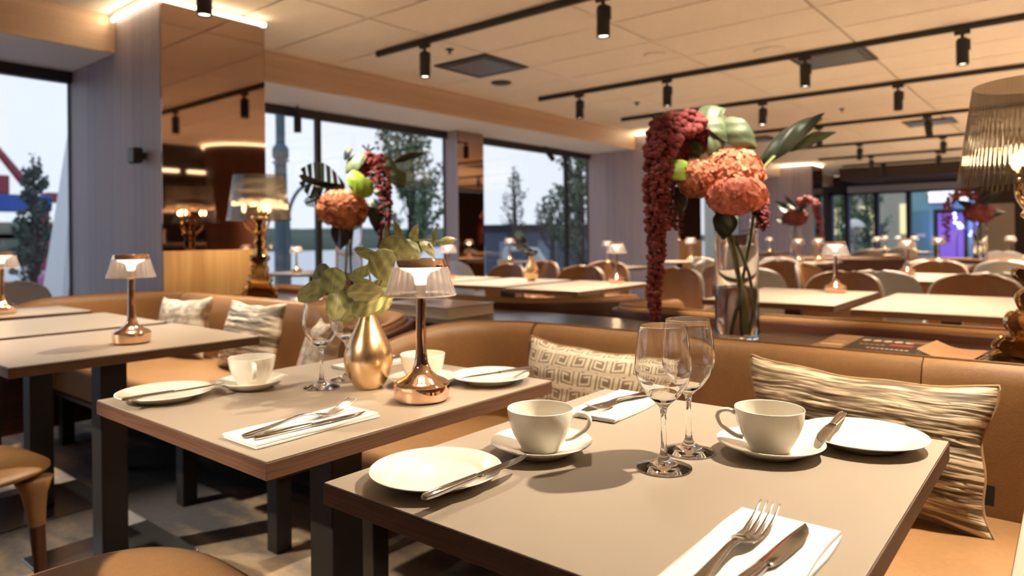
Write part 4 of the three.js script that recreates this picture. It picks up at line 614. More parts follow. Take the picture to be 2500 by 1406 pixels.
napkin(-0.71, -1.19, 0.105, 0.225, 0.06, 'folded napkin at far side of foreground table', 14); fork([-0.694, 0.7525, -1.285], [-0.708, 0.7535, -1.095], 'fork on the far napkin behind the cup'); knife([-0.70, 0.7525, -1.29], [-0.732, 0.7525, -1.085], 'knife on the far napkin behind the cup');
napkin(-1.085, -0.725, 0.105, 0.255, 0, 'folded napkin at near edge of the vase table', 24); fork([-1.082, 0.7525, -0.602], [-1.098, 0.7525, -0.845], 'fork on the napkin at vase table edge', 1.14); knife([-1.058, 0.7525, -0.608], [-1.045, 0.7525, -0.845], 'knife on the napkin at vase table edge', 1.1);
napkin(-1.47, -1.20, 0.105, 0.2, 0, 'folded napkin hidden behind the brass vase', 34); knife([-1.46, 0.7525, -1.30], [-1.455, 0.7525, -1.11], 'knife hidden behind the brass vase');

// =================================================================== PLANTS
function leafShape(kind) {                                  // unit leaf: grows along +x, lies in xz, face +y
  const nu = 16, nv = 8, w = { round: (t) => Math.sqrt(Math.max(0, 1 - (2 * t - 1) ** 2)) ** 0.9, oval: (t) => Math.sin(Math.PI * t ** 0.8) ** 0.85, long: (t) => Math.sin(Math.PI * t ** 0.9) ** 0.7 }[kind];
  return shell((u, v) => { const t = u, s = v * 2 - 1, hw = 0.5 * Math.max(0.02, w(t)); return [t, 0.10 * Math.sin(t * Math.PI) * (kind === 'round' ? 0.7 : 1.6) - (kind === 'round' ? 0.05 : 0.10) * s * s * w(t) + 0.012 * Math.sin(t * 17 + s * 5), s * hw]; }, nu, nv, 0.006);
}
const leafGeos = { round: leafShape('round'), oval: leafShape('oval'), long: leafShape('long') };
function leaves(parent, list, kind, mats, big = 1.25) {
  const o = parent.position;
  list.forEach((l, i) => { const m = part('leaf', leafGeos[kind], mats[i % mats.length], parent); const x = V3(l.slice(3, 6)), y = V3(l.slice(6, 9)), z = x.clone().cross(y); m.quaternion.setFromRotationMatrix(new THREE.Matrix4().makeBasis(x, y, z)); m.position.set(l[0] - o.x, l[1] - o.y, l[2] - o.z); m.scale.set(l[9] * big, l[9] * big, l[10] * big); });
}
const rel = (pts, o) => pts.map((p) => [p[0] - o.x, p[1] - o.y, p[2] - o.z]);
const EUCALYPTUS_LEAVES = [
  [-1.333, 0.957, -0.929, 0.301, 0.952, -0.052, 0.138, 0.011, 0.99, 0.058, 0.047],
  [-1.258, 0.963, -0.908, 0.142, 0.983, -0.117, 0.757, -0.032, 0.652, 0.046, 0.043],
  [-1.288, 0.989, -0.922, -0.638, -0.565, 0.524, 0.77, -0.473, 0.427, 0.064, 0.04],
  [-1.275, 0.971, -0.94, 0.049, -0.975, 0.217, 0.986, 0.082, 0.148, 0.057, 0.04],
  [-1.178, 0.995, -0.967, 0.299, 0.832, -0.467, 0.57, 0.237, 0.787, 0.056, 0.06],
  [-1.234, 1.034, -1.031, -0.723, 0.352, 0.594, 0.414, -0.468, 0.781, 0.054, 0.024],
  [-1.2, 1.026, -1.026, 0.449, 0.881, -0.145, 0.625, -0.194, 0.756, 0.052, 0.061],
  [-1.253, 1.011, -1.067, 0.729, 0.332, -0.599, 0.509, 0.323, 0.798, 0.054, 0.035],
  [-1.268, 1.014, -1.029, -0.704, -0.413, 0.578, 0.691, -0.585, 0.423, 0.042, 0.027],
  [-1.211, 0.973, -0.998, -0.723, 0.352, 0.594, 0.2, -0.717, 0.668, 0.057, 0.028],
  [-1.238, 0.96, -1.002, 0.748, 0.248, -0.615, 0.662, -0.331, 0.672, 0.061, 0.045],
  [-1.134, 0.968, -0.951, -0.658, 0.037, 0.752, 0.696, -0.352, 0.626, 0.061, 0.033],
  [-1.147, 0.955, -0.959, -0.446, -0.434, 0.783, 0.638, 0.458, 0.618, 0.057, 0.037],
  [-1.227, 0.92, -0.989, 0.761, 0.486, -0.431, 0.262, 0.377, 0.888, 0.048, 0.034],
  [-1.268, 0.924, -0.977, -0.49, 0.773, 0.403, 0.103, -0.408, 0.907, 0.043, 0.034],
  [-1.252, 0.936, -0.977, -0.552, -0.7, 0.454, 0.83, -0.41, 0.378, 0.046, 0.034],
  [-1.277, 0.934, -1.025, -0.599, -0.383, 0.703, 0.8, -0.26, 0.54, 0.039, 0.024],
  [-1.214, 0.951, -0.97, 0.762, 0.163, -0.626, 0.261, 0.808, 0.528, 0.045, 0.041],
  [-1.205, 1.08, -1.08, 0.379, -0.871, -0.312, 0.919, 0.315, 0.236, 0.049, 0.027],
  [-1.21, 1.063, -1.102, 0.208, 0.963, -0.171, 0.008, 0.173, 0.985, 0.044, 0.025],
  [-1.217, 1.05, -1.096, -0.256, 0.943, 0.211, -0.233, -0.272, 0.934, 0.048, 0.03],
  [-1.21, 1.076, -1.128, 0.49, -0.773, -0.403, 0.866, 0.486, 0.121, 0.043, 0.027],
  [-1.186, 1.061, -1.148, 0.142, 0.983, -0.117, -0.174, 0.141, 0.975, 0.039, 0.021],
  [-1.192, 1.069, -1.169, 0.762, 0.163, -0.626, 0.405, 0.634, 0.658, 0.038, 0.021],
  [-1.239, 1.066, -1.053, -0.059, 0.997, 0.049, -0.182, -0.059, 0.982, 0.038, 0.024],
  [-1.284, 1.033, -1.093, 0.665, -0.509, -0.546, 0.747, 0.43, 0.507, 0.038, 0.023],
  [-1.211, 1.079, -1.075, -0.319, 0.911, 0.262, 0.034, -0.265, 0.964, 0.04, 0.02],
  [-1.27, 1.019, -1.053, -0.762, -0.163, 0.626, 0.567, -0.634, 0.525, 0.033, 0.02],
];
const EUC_STEM_A = [[-1.239, 0.889, -1.001], [-1.232, 0.931, -0.993], [-1.249, 0.963, -0.992], [-1.273, 0.960, -0.960], [-1.289, 0.962, -0.921]];
const EUC_STEM_B = [[-1.239, 0.889, -1.001], [-1.213, 0.933, -0.984], [-1.177, 0.976, -0.974], [-1.167, 1.003, -0.983], [-1.195, 1.028, -1.025], [-1.207, 1.066, -1.079], [-1.185, 1.077, -1.123], [-1.176, 1.070, -1.182]];
const EUC_STEM_C = [[-1.239, 0.889, -1.001], [-1.243, 0.926, -0.998], [-1.239, 0.981, -1.001], [-1.274, 1.017, -1.024], [-1.270, 1.041, -1.027]];
const VASE_R_LEAVES = [
  [-0.952, 1.303, -2.092, -0.511, -0.256, 0.821, 0.655, 0.503, 0.564, 0.132, 0.075],
  [-1.002, 1.455, -2.154, -0.744, 0.269, 0.611, 0.353, -0.619, 0.702, 0.116, 0.054],
  [-0.991, 1.455, -2.173, 0.791, 0.409, -0.455, 0.289, 0.407, 0.867, 0.104, 0.079],
  [-0.948, 1.49, -2.185, 0.523, -0.822, -0.226, 0.781, 0.356, 0.513, 0.124, 0.084],
  [-0.909, 1.462, -2.201, 0.692, -0.68, -0.245, 0.315, -0.021, 0.949, 0.139, 0.083],
  [-0.912, 1.435, -2.202, -0.272, -0.936, 0.224, 0.844, -0.12, 0.523, 0.108, 0.063],
  [-0.842, 1.318, -2.35, 0.614, 0.607, -0.504, 0.251, 0.456, 0.854, 0.265, 0.068],
  [-0.784, 1.372, -2.462, 0.729, 0.332, -0.599, 0.268, 0.667, 0.695, 0.171, 0.052],
  [-1.026, 1.272, -2.134, -0.008, -1, 0.007, 0.936, -0.005, 0.352, 0.123, 0.054],
  [-0.831, 1.206, -2.294, 0.192, -0.969, -0.158, 0.853, 0.085, 0.516, 0.109, 0.058],
  [-0.901, 1.167, -2.211, -0.076, -0.995, 0.062, 0.759, -0.017, 0.651, 0.095, 0.083],
  [-0.994, 1.348, -2.225, -0.49, 0.773, 0.403, 0.392, -0.217, 0.894, 0.084, 0.054],
  [-1.03, 1.4, -2.066, -0.729, -0.332, 0.599, 0.667, -0.541, 0.512, 0.067, 0.039],
  [-0.984, 1.409, -2.039, -0.272, -0.936, 0.224, 0.635, 0, 0.773, 0.044, 0.029],
];
const R_HYD = [[-0.857, 1.277, -2.169], [-0.946, 1.262, -2.096], [-0.824, 1.203, -2.106]];
const R_AM1 = [[-0.936, 1.292, -2.208], [-0.945, 1.401, -2.200], [-0.984, 1.453, -2.143], [-1.028, 1.442, -2.068], [-1.042, 1.365, -2.017], [-1.051, 1.247, -2.010], [-1.052, 1.128, -2.009], [-1.051, 0.996, -2.010], [-1.056, 0.890, -2.005], [-1.057, 0.805, -2.005]];
const R_AM2 = [[-0.950, 1.310, -2.261], [-0.995, 1.412, -2.263], [-1.038, 1.427, -2.227], [-1.057, 1.355, -2.186], [-1.066, 1.242, -2.179], [-1.065, 1.102, -2.180]];
const R_AM3 = [[-0.941, 1.319, -2.204], [-0.991, 1.432, -2.189], [-1.000, 1.402, -2.026], [-1.012, 1.308, -1.990], [-1.021, 1.205, -1.983], [-1.011, 1.101, -1.991]];
const R_AM4 = [[-0.846, 1.249, -2.282], [-0.818, 1.207, -2.279], [-0.806, 1.152, -2.289], [-0.811, 1.098, -2.285]];
const R_ST1 = [[-0.872, 0.736, -2.299], [-0.876, 0.879, -2.283], [-0.903, 1.045, -2.261], [-0.910, 1.154, -2.229], [-0.885, 1.246, -2.185]];
const R_ST2 = [[-0.853, 0.767, -2.315], [-0.855, 0.905, -2.313], [-0.887, 1.044, -2.274], [-0.921, 1.127, -2.220], [-0.941, 1.221, -2.152]];
const R_ST3 = [[-0.884, 0.820, -2.315], [-0.872, 0.988, -2.312], [-0.846, 1.126, -2.308], [-0.836, 1.249, -2.290], [-0.755, 1.398, -2.421], [-0.682, 1.479, -2.520]];
const R_ST4 = [[-0.855, 0.798, -2.274], [-0.880, 0.990, -2.254], [-0.900, 1.100, -2.237], [-0.936, 1.292, -2.208], [-0.945, 1.401, -2.200]];
const VASE_L_LEAVES = [
  [-2.768, 1.373, -2.256, -0.638, -0.565, 0.524, 0.701, -0.143, 0.699, 0.087, 0.08],
  [-2.86, 1.434, -2.206, 0.192, -0.969, -0.158, 0.853, 0.085, 0.516, 0.1, 0.067],
  [-2.956, 1.429, -2.23, 0.597, 0.635, -0.491, 0.305, 0.386, 0.871, 0.107, 0.074],
  [-2.766, 1.445, -2.387, 0.379, -0.871, -0.312, 0.827, 0.168, 0.537, 0.086, 0.068],
  [-2.834, 1.493, -2.46, 0.748, 0.248, -0.615, 0.363, 0.623, 0.693, 0.123, 0.04],
  [-2.842, 1.291, -2.324, 0.059, -0.997, -0.049, 0.935, 0.038, 0.353, 0.128, 0.064],
  [-3.008, 1.194, -2.252, -0.076, -0.995, 0.062, 0.86, -0.033, 0.51, 0.122, 0.083],
  [-2.846, 1.351, -2.321, 0.586, -0.651, -0.482, 0.801, 0.38, 0.462, 0.086, 0.04],
  [-2.959, 1.494, -2.228, 0.393, 0.861, -0.323, 0.217, 0.255, 0.942, 0.064, 0.035],
  [-2.902, 1.506, -2.404, 0.665, -0.509, -0.546, 0.731, 0.294, 0.615, 0.088, 0.061],
];
const L_HYD = [[-2.949, 1.238, -2.210]];
const L_AM1 = [[-2.935, 1.392, -2.312], [-2.909, 1.468, -2.333], [-2.852, 1.507, -2.342], [-2.801, 1.408, -2.358], [-2.793, 1.280, -2.364], [-2.801, 1.130, -2.358], [-2.807, 1.044, -2.353], [-2.806, 0.976, -2.354]];
const L_AM2 = [[-2.943, 1.393, -2.319], [-2.926, 1.480, -2.333], [-2.884, 1.521, -2.341], [-2.853, 1.432, -2.341], [-2.845, 1.324, -2.347]];
const L_SPR = [[-2.913, 1.435, -2.330], [-2.905, 1.544, -2.337], [-2.925, 1.577, -2.320], [-2.875, 1.565, -2.362], [-2.900, 1.583, -2.341]];
const L_ST = [[-3.003, 0.826, -2.309], [-3.008, 0.958, -2.304], [-2.986, 1.067, -2.310], [-2.959, 1.176, -2.306]];
const L_MON = [
  [-3.079, 1.359, -2.323, -0.744, 0.269, 0.611, 0.488, -0.407, 0.772, 0.245, 0.234],
  [-3.172, 1.314, -2.247, -0.729, -0.332, 0.599, 0.684, -0.323, 0.654, 0.103, 0.071],
];

const vaseGeo = lathe([[0, 0.0005], [0.026, 0.0005], [0.03, 0.003], [0.041, 0.018], [0.051, 0.038], [0.0555, 0.06], [0.0545, 0.08], [0.048, 0.102], [0.037, 0.124], [0.0265, 0.145], [0.0185, 0.166], [0.0158, 0.18], [0.0165, 0.192], [0.0155, 0.193], [0.0142, 0.18], [0.0165, 0.165], [0.024, 0.145], [0, 0.1]], 64);
{
  const v = thing('brass_vase', 'large brushed brass bottle vase on vase table', 'vase', [-1.255, BT, -1.006], 0, 'brass bottle vases'); part('body', vaseGeo, M.brass, v);
  const e = thing('eucalyptus', 'eucalyptus sprigs standing in the large brass vase', 'plant', [-1.255, BT, -1.006]);
  for (const s of [EUC_STEM_A, EUC_STEM_B, EUC_STEM_C]) part('stem', tube([[0, 0.09, 0], [0, 0.16, 0], ...rel(s, e.position).slice(1)], 0.0022, 40, 8), M.stem, e);
  leaves(e, EUCALYPTUS_LEAVES.slice(0, 18), 'round', [M.euc, M.euc, M.euc, M.euc, M.euc2, M.euc, M.euc, M.euc2, M.euc, M.euc, M.euc2, M.euc2, M.euc2, M.euc2, M.euc, M.euc]); leaves(e, EUCALYPTUS_LEAVES.slice(18), 'oval', [M.euc, M.euc2]);
  const v2 = thing('brass_vase', 'small far brass vase on second-row table', 'vase', [-3.3, BT, -4.25], 0, 'brass bottle vases'); part('body', vaseGeo, M.brass, v2); v2.scale.setScalar(1.05);
  const e2 = thing('eucalyptus', 'dark sprig leaning left in the small far vase', 'plant', [-3.3, BT, -4.25]); seed = 5; part('stem', tube([[0, 0.1, 0], [0, 0.2, 0], [-0.05, 0.27, -0.0], [-0.12, 0.34, 0]], 0.003, 12, 6), M.stem, e2);
  for (let k = 0; k < 16; k++) { const t = k / 15, m = part('leaf', leafGeos.round, M.leafDark, e2, [-0.14 * t ** 1.5 + rr(-0.03, 0.03), 0.19 + 0.17 * t, rr(-0.03, 0.03)]); m.rotation.set(rr(-1.5, 1.5), rr(0, 6), rr(-0.5, 1.2)); m.scale.set(0.07, 0.07, 0.055); }
}
function hydrangea(parent, c, r, flat, sd, tint) {
  seed = sd; const P = [], C = [], n = 320;
  const push = (p, col) => { P.push(p.x, p.y, p.z); C.push(...col); };
  for (let k = 0; k < n; k++) {
    const y = 1 - 2 * (k + 0.5) / n, a = k * 2.39996, q = Math.sqrt(1 - y * y), dir = V3([Math.cos(a) * q, y, Math.sin(a) * q]), b = 1 + 0.10 * (fbm((a % 6.283) / 6.283, y * 0.5 + 0.5, 6, 6, 2, sd) - 0.3), o = dir.clone().multiply(V3([1, flat, 1])).multiplyScalar(r * b * rr(0.9, 1.04));
    const ax = V3([rr(-1, 1), rr(-1, 1), rr(-1, 1)]).cross(dir).normalize(), bx = dir.clone().cross(ax), s = r * rr(0.14, 0.21), tw = rr(0, 6), k1 = rr(0, 1), col = [lerp(tint[0][0], tint[1][0], k1), lerp(tint[0][1], tint[1][1], k1), lerp(tint[0][2], tint[1][2], k1)];
    for (let m = 0; m < 4; m++) { const e = tw + m * 1.5708, d1 = ax.clone().multiplyScalar(Math.cos(e)).addScaledVector(bx, Math.sin(e)), d2 = ax.clone().multiplyScalar(-Math.sin(e)).addScaledVector(bx, Math.cos(e)), tip = o.clone().addScaledVector(d1, s).addScaledVector(dir, s * rr(-0.1, 0.5)), l = o.clone().addScaledVector(d1, s * 0.6).addScaledVector(d2, s * 0.5).addScaledVector(dir, s * 0.25), rt = o.clone().addScaledVector(d1, s * 0.6).addScaledVector(d2, -s * 0.5).addScaledVector(dir, s * 0.25); push(o, col); push(rt, col); push(tip, col); push(o, col); push(tip, col); push(l, col); }
  }
  const g = new THREE.BufferGeometry(); g.setAttribute('position', new THREE.Float32BufferAttribute(P, 3)); g.setAttribute('color', new THREE.Float32BufferAttribute(C, 3)); g.computeVertexNormals();
  const h = part('hydrangea_head', new THREE.SphereGeometry(r * 0.86, 24, 16).scale(1, flat, 1), M.hydCore, parent, c, 'dense rust pink flower head'); const pt = part('petals', g, M.hydrangea, h); pt.userData.kind = 'stuff';
}
const ico = new THREE.IcosahedronGeometry(1, 1);
function amaranth(parent, pts, r0, r1, n, sd, start = 0) {
  seed = sd; const cv = new THREE.CatmullRomCurve3(pts.map(V3)), list = [];
  for (let k = 0; k < n; k++) { const t = lerp(start, 1, k / n), p = cv.getPoint(t), r = lerp(r0, r1, (t - start) / (1 - start)) * rr(0.75, 1.2), a = rr(0, 6.3), s = r * rr(0.22, 0.40); list.push(ico.clone().scale(s, s * rr(0.7, 1), s).translate(p.x + Math.cos(a) * (r - s * 0.7), p.y + rr(-0.5, 0.5) * r, p.z + Math.sin(a) * (r - s * 0.7))); }
  const st = part('amaranth_stem', new THREE.TubeGeometry(cv, 40, Math.min(r1, 0.004), 6), M.amaranth, parent, null, 'hanging dark red amaranth'); const f = part('florets', merge(list), M.amaranth, st); f.userData.kind = 'stuff';
}
const tallVase = { wall: lathe([[0, 0.0005], [0.068, 0.0005], [0.0715, 0.004], [0.0715, 0.465], [0.0702, 0.467], [0.0688, 0.465], [0.0688, 0.016], [0, 0.016]], 64), water: lathe([[0, 0.0165], [0.0684, 0.0165], [0.0684, 0.17], [0, 0.17]], 56) };
function cylinderVase(x, z, label, y = 0.73, k = 1) { const v = thing('glass_vase', label, 'vase', [x, y, z], 0, 'tall glass cylinder vases'); v.scale.setScalar(k); part('cylinder', tallVase.wall, M.glass, v); part('water', tallVase.water, M.water, v, null, 'clear water'); return v; }
const rust = [[0.42, 0.10, 0.06], [0.80, 0.36, 0.21]], pink = [[0.58, 0.15, 0.10], [0.80, 0.30, 0.21]];
{
  cylinderVase(-0.895, -2.285, 'tall glass cylinder vase with water, right'); const o = thing('flower_arrangement', 'rust hydrangeas with long hanging amaranth in right vase', 'flowers', [-0.895, 0.73, -2.285]);
  const R_ = (p) => rel([p], o.position)[0];
  hydrangea(o, R_(R_HYD[0]), 0.092, 0.85, 41, rust); hydrangea(o, R_(R_HYD[1]), 0.062, 0.9, 42, rust); hydrangea(o, R_(R_HYD[2]), 0.088, 0.62, 43, pink);
  amaranth(o, rel(R_AM1, o.position), 0.048, 0.018, 900, 51, 0.22); amaranth(o, rel(R_AM2, o.position), 0.04, 0.026, 360, 52, 0.15); amaranth(o, rel(R_AM3, o.position), 0.042, 0.022, 420, 53, 0.2); amaranth(o, rel(R_AM4, o.position), 0.026, 0.018, 140, 54);
  const foot = (s, dx, dz) => [[dx, 0.02, dz], ...rel(s, o.position).slice(1)];
  [R_ST1, R_ST2, R_ST3, R_ST4].forEach((s, i) => part('stem', tube(foot(s, [0.02, 0.04, -0.01, 0.0][i], [-0.01, 0.015, 0.02, -0.03][i]), i === 0 ? 0.009 : 0.0055, 40, 10), i === 0 ? std({ color: lin(0.42, 0.38, 0.14), roughness: 0.6 }) : M.stem, o));
  leaves(o, VASE_R_LEAVES, 'oval', [M.leafBright, M.leafMid, M.leafMid, M.leafMid, M.leafMid, M.leafMid, M.leafDark, M.leafMid, M.leafDark, M.leafDark, M.leafDark, M.leafMid, M.leafMid, M.leafMid], 1.08);
}
function monstera(nn) { const s = new THREE.Shape(); s.moveTo(0, 0); const N = 7; for (const sd of [1, -1]) { for (let i = 0; i < N; i++) { const k = sd > 0 ? i : N - 1 - i, t0 = k / N, t1 = (k + 0.7) / N, w0 = 0.5 * Math.sin(Math.PI * (0.12 + t0 * 0.8)), w1 = 0.5 * Math.sin(Math.PI * (0.12 + t1 * 0.8)); const seq = [[t0 + 0.02, 0.09 * sd], [t0 + 0.09, w0 * sd], [t1 + 0.1, w1 * sd], [t1 + 0.01, 0.09 * sd]]; (sd > 0 ? seq : seq.reverse()).forEach(([x, y]) => s.lineTo(x, y)); } if (sd > 0) s.lineTo(1.08, 0); } const g = new THREE.ExtrudeGeometry(s, { depth: 0.008, bevelEnabled: false, curveSegments: 2 }); g.rotateX(-Math.PI / 2); const p = g.attributes.position; for (let i = 0; i < p.count; i++) p.setY(i, p.getY(i) + 0.12 * Math.sin(p.getX(i) * 3) - 0.25 * p.getZ(i) ** 2); g.computeVertexNormals(); return g; }
{
  cylinderVase(-3.01, -2.29, 'tall glass cylinder vase in front of left window'); const o = thing('flower_arrangement', 'rust hydrangea with fan leaf in vase before left window', 'flowers', [-3.01, 0.73, -2.29]);
  hydrangea(o, rel(L_HYD, o.position)[0], 0.125, 0.74, 61, [[0.30, 0.07, 0.04], [0.70, 0.30, 0.14]]);
  amaranth(o, rel(L_AM1, o.position), 0.045, 0.022, 420, 62, 0.1); amaranth(o, rel(L_AM2, o.position), 0.045, 0.028, 240, 63, 0.1);
  leaves(o, VASE_L_LEAVES, 'oval', [M.leafBright, M.leafBright, M.leafMid, M.leafMid, M.leafDark, M.leafDark, M.leafDark, M.leafDark, M.leafDark, M.leafMid], 1.4);
  const mg = monstera(); L_MON.forEach((l, i) => { const m = part('fan_leaf', mg, M.leafDark, o, rel([l], o.position)[0], 'split dark fan leaf'); const x = V3(l.slice(3, 6)), y = V3(l.slice(6, 9)); m.quaternion.setFromRotationMatrix(new THREE.Matrix4().makeBasis(x, y, x.clone().cross(y))); m.scale.set(l[9], l[9], l[10]); });
  const q = o.position; for (const [dx, dz, top] of [[0.02, 0.0, L_HYD[0]], [-0.02, 0.02, L_MON[0]], [0.0, -0.02, L_AM1[0]]]) part('stem', tube([[dx, 0.02, dz], [dx * 0.5, 0.25, dz * 0.5], [(top[0] - q.x) * 0.5, 0.48, (top[2] - q.z) * 0.5], [top[0] - q.x, top[1] - q.y, top[2] - q.z]], 0.006, 24, 8), M.stem, o);
  part('sprig', merge([tube(rel([L_AM1[0], L_SPR[1], L_SPR[2]], q), 0.006, 12, 6), tube(rel([L_SPR[1], L_SPR[3]], q), 0.006, 8, 6), tube(rel([L_SPR[0], L_SPR[4]], q), 0.005, 8, 6)]), std({ color: lin(0.05, 0.035, 0.04), roughness: 0.8 }), o);
}
function farFlowers(x, z, y, label, vlabel, flip) {
  cylinderVase(x, z, vlabel, y); const o = thing('flower_arrangement', label, 'flowers', [x, y, z]);
  hydrangea(o, [0, 0.55, 0], 0.15, 0.7, 71 + flip, [[0.14, 0.025, 0.025], [0.26, 0.06, 0.05]]); amaranth(o, [[0.02, 0.5, 0], [0.1 * flip, 0.78, 0.02], [0.26 * flip, 0.74, 0.04], [0.32 * flip, 0.5, 0.05], [0.33 * flip, 0.2, 0.05]], 0.07, 0.04, 200, 72, 0.15);
  for (const [a, s, h] of [[2.4, 0.3, 0.75], [2.9, 0.26, 0.62], [1.9, 0.24, 0.8], [0.6, 0.26, 0.72]]) { const m = part('leaf', leafGeos.oval, M.leafDark, o, [0, h - 0.12, 0]); m.rotation.set(0.8, 0, flip > 0 ? a : Math.PI - a, 'YXZ'); m.scale.set(s, s, s * 0.5); }
  for (const dx of [-0.02, 0.02]) part('stem', tube([[dx, 0.02, 0], [dx, 0.3, 0.01], [0, 0.55, 0]], 0.008, 12, 8), M.stem, o);
}
farFlowers(-2.95, -9.62, 0.76, 'blurred dark flowers in front of the far column', 'far glass vase in front of far column', 1); farFlowers(-0.88, -9.62, 0.76, 'blurred dark flowers before the purple doorway', 'far glass vase before the purple doorway', -1);
{ const s = thing('console', 'low walnut shelf behind the far booth', 'console', [-1.7, 0, -9.62]); part('top', box(-2.2, 2.1, 0.735, 0.76, -0.17, 0.16), M.walnut, s); part('carcass', box(-2.15, 2.05, 0, 0.735, -0.15, 0.14), M.walnut, s); }

// =================================================================== BAROQUE LAMPS
const finShape = (() => { const h = [[0.125, 0], [0.132, 0.012], [0.126, 0.026], [0.112, 0.03], [0.118, 0.046], [0.106, 0.062], [0.086, 0.058], [0.074, 0.066], [0.078, 0.084], [0.092, 0.096], [0.093, 0.118], [0.078, 0.134], [0.06, 0.124], [0.05, 0.136], [0.06, 0.154], [0.064, 0.176], [0.05, 0.192], [0.042, 0.202], [0.052, 0.216], [0.072, 0.232], [0.066, 0.25], [0.042, 0.246], [0.03, 0.262], [0.027, 0.3], [0.034, 0.336], [0.026, 0.356], [0.031, 0.378], [0.046, 0.392], [0.032, 0.408], [0.022, 0.43], [0.03, 0.452], [0.05, 0.47], [0.02, 0.478]]; const s = new THREE.Shape(); s.moveTo(0, 0); s.lineTo(h[0][0], 0); s.splineThru(h.slice(1).map(([a, b]) => V2(a, b))); s.lineTo(-0.02, 0.478); s.splineThru(h.slice(0, -1).reverse().map(([a, b]) => V2(-a, b))); s.lineTo(0, 0); return s; })();
const fin = new THREE.ExtrudeGeometry(finShape, { depth: 0.012, bevelSize: 0.004, bevelThickness: 0.004, bevelSegments: 2, curveSegments: 3 }).translate(0, 0.004, -0.006);
const scroll = (r, x, y) => new THREE.TorusGeometry(r, r * 0.24, 10, 28, 5.2).translate(x, y, 0);
const bourgieShade = sheet((u, v) => { const a = u * Math.PI * 2, r = lerp(0.188, 0.148, v) * (1 + 0.012 * Math.abs(Math.sin(a * 40))); return [Math.cos(a) * r, lerp(0.47, 0.745, v), -Math.sin(a) * r]; }, 480, 3);
function baroque(x, z, turn, label) {
  const t = thing('baroque_lamp', label, 'lamp', [x, 0.73, z], turn, 'gold baroque lamps');
  for (const r of [0, Math.PI / 2]) { const f = part('profile_plate', fin, M.gold, t); f.rotation.y = r; part('scroll', merge([scroll(0.03, 0.098, 0.041), scroll(0.022, 0.07, 0.1), scroll(0.018, 0.05, 0.172)]), M.gold, f); part('scroll', merge([scroll(0.03, 0.098, 0.041), scroll(0.022, 0.07, 0.1), scroll(0.018, 0.05, 0.172)]).rotateY(Math.PI), M.gold, f); }
  part('shade', bourgieShade, M.smokeShade, t, null, 'ribbed gold tinted transparent shade'); part('rod', new THREE.CylinderGeometry(0.006, 0.006, 0.16, 10).translate(0, 0.55, 0), M.gold, t); part('cap', lathe([[0, 0.485], [0.05, 0.485], [0.054, 0.49], [0.05, 0.495], [0, 0.495]], 28), M.gold, t);
  for (let k = 0; k < 3; k++) { const a = k * 2.094 + 0.5, c = Math.cos(a), s = Math.sin(a); const arm = part('candle_arm', tube([[c * 0.012, 0.39, s * 0.012], [c * 0.05, 0.41, s * 0.05], [c * 0.085, 0.45, s * 0.085], [c * 0.088, 0.52, s * 0.088]], 0.007, 16, 8), M.gold, t); part('bulb', new THREE.SphereGeometry(0.014, 12, 10).scale(1, 1.8, 1).translate(c * 0.088, 0.545, s * 0.088), M.glow, arm, null, 'glowing candle bulb'); const l = new THREE.PointLight(new THREE.Color(1, 0.72, 0.42), 0.3); l.position.set(c * 0.088, 0.545, s * 0.088); t.add(l); }
}
baroque(-3.88, -2.28, 0.3, 'gold baroque lamp standing before the mirror column'); baroque(-0.075, -2.3, 0.66, 'gold baroque lamp cut by the right frame edge');

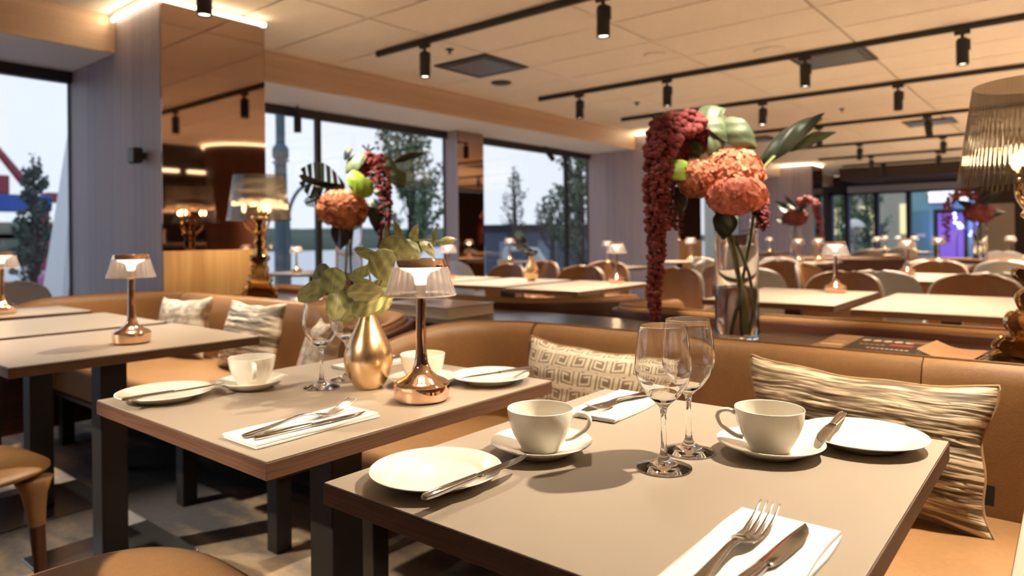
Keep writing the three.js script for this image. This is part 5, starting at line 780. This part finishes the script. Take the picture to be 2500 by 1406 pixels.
// =================================================================== BOOKS
{
  const cover = canvasTex(512, 384, (c, w, h) => { c.fillStyle = '#3a322a'; c.fillRect(0, 0, w, h); c.fillStyle = '#b08a66'; c.fillRect(0, 0, 150, h); c.fillStyle = '#e9d7bd'; c.fillRect(20, 270, 110, 40); c.fillStyle = '#c9a37c'; c.fillRect(40, 190, 80, 34); c.fillStyle = '#f3e6d2'; for (let k = 0; k < 5; k++) { c.beginPath(); c.ellipse(195 + k * 52, 105, 22, 26, 0, 0, 7); c.fill(); } c.fillStyle = '#d98a6a'; for (let k = 0; k < 5; k++) c.fillRect(190 + k * 26, 205, 18, 24); c.fillStyle = '#c8483a'; c.fillRect(330, 170, 110, 50); c.fillStyle = '#e8dccb'; for (let k = 0; k < 9; k++) c.fillRect(250 + k * 22, 300, 16, 22); c.fillStyle = '#b4683e'; c.fillRect(400, 60, 110, 46); });
  const b = thing('book', 'dark-covered magazine with white and red print on console', 'book', [-0.455, 0.73, -2.19], 0.0, 'books on the console'); part('pages', box(-0.135, 0.13, 0.002, 0.03, -0.135, 0.135, 0.001), std({ map: rep(texSpeckle, 20, 200), color: lin(0.75, 0.66, 0.52), roughness: 0.9 }), b);
  part('cover', new RoundedBoxGeometry(0.275, 0.004, 0.28, 1, 0.001).translate(0, 0.0325, 0), std({ map: cover, roughness: 0.6 }), b); part('back_cover', new RoundedBoxGeometry(0.275, 0.002, 0.28, 1, 0.0005).translate(0, 0.001, 0), M.post, b);
  const m = thing('magazine', 'curling bright magazine beside the dark one', 'magazine', [-0.265, 0.73, -2.11], -0.1, 'books on the console'); for (let k = 0; k < 4; k++) part('sheet', shell((u, v) => [lerp(-0.05, 0.07, u), 0.012 + k * 0.007 + 0.02 * (1 - u) ** 2 + 0.004 * Math.sin(u * 5 + k), lerp(-0.1, 0.09, v)], 8, 4, 0.001), std({ color: k === 3 ? lin(0.62, 0.34, 0.18) : lin(0.8, 0.7, 0.56), roughness: 0.4 }), m);
  const t2 = canvasTex(256, 256, (c, w, h) => { c.fillStyle = '#cfc0ae'; c.fillRect(0, 0, w, h); c.fillStyle = '#9d6f55'; c.fillRect(70, 60, 90, 120); c.fillStyle = '#b9a18b'; c.fillRect(160, 30, 80, 190); c.fillStyle = '#e9dfd2'; c.fillRect(20, 20, 45, 210); });
  const k = thing('book', 'thick pale book lying between the two booths', 'book', [-2.36, 0.73, -2.27], -0.0, 'books on the console'); part('pages', box(-0.2, 0.255, 0.004, 0.046, -0.15, 0.15, 0.001), std({ color: lin(0.85, 0.77, 0.62), roughness: 0.9, bumpMap: rep(texBrush, 8, 30), bumpScale: 0.001 }), k);
  part('cover', new RoundedBoxGeometry(0.47, 0.004, 0.31, 1, 0.001).translate(0.025, 0.048, 0), std({ map: t2, roughness: 0.3 }), k); part('back_cover', new RoundedBoxGeometry(0.47, 0.004, 0.31, 1, 0.001).translate(0.025, 0.002, 0), M.white, k); part('spine', box(-0.212, -0.2, 0.004, 0.046, -0.155, 0.155, 0.001), M.white, k);
}

// =================================================================== SHADOWS, RENDER
scene.traverse((o) => { if (o.isMesh) { o.castShadow = true; o.receiveShadow = true; } if (o.isLight && !o.isRectAreaLight) o.castShadow = true; });
renderer.render(scene, camera);
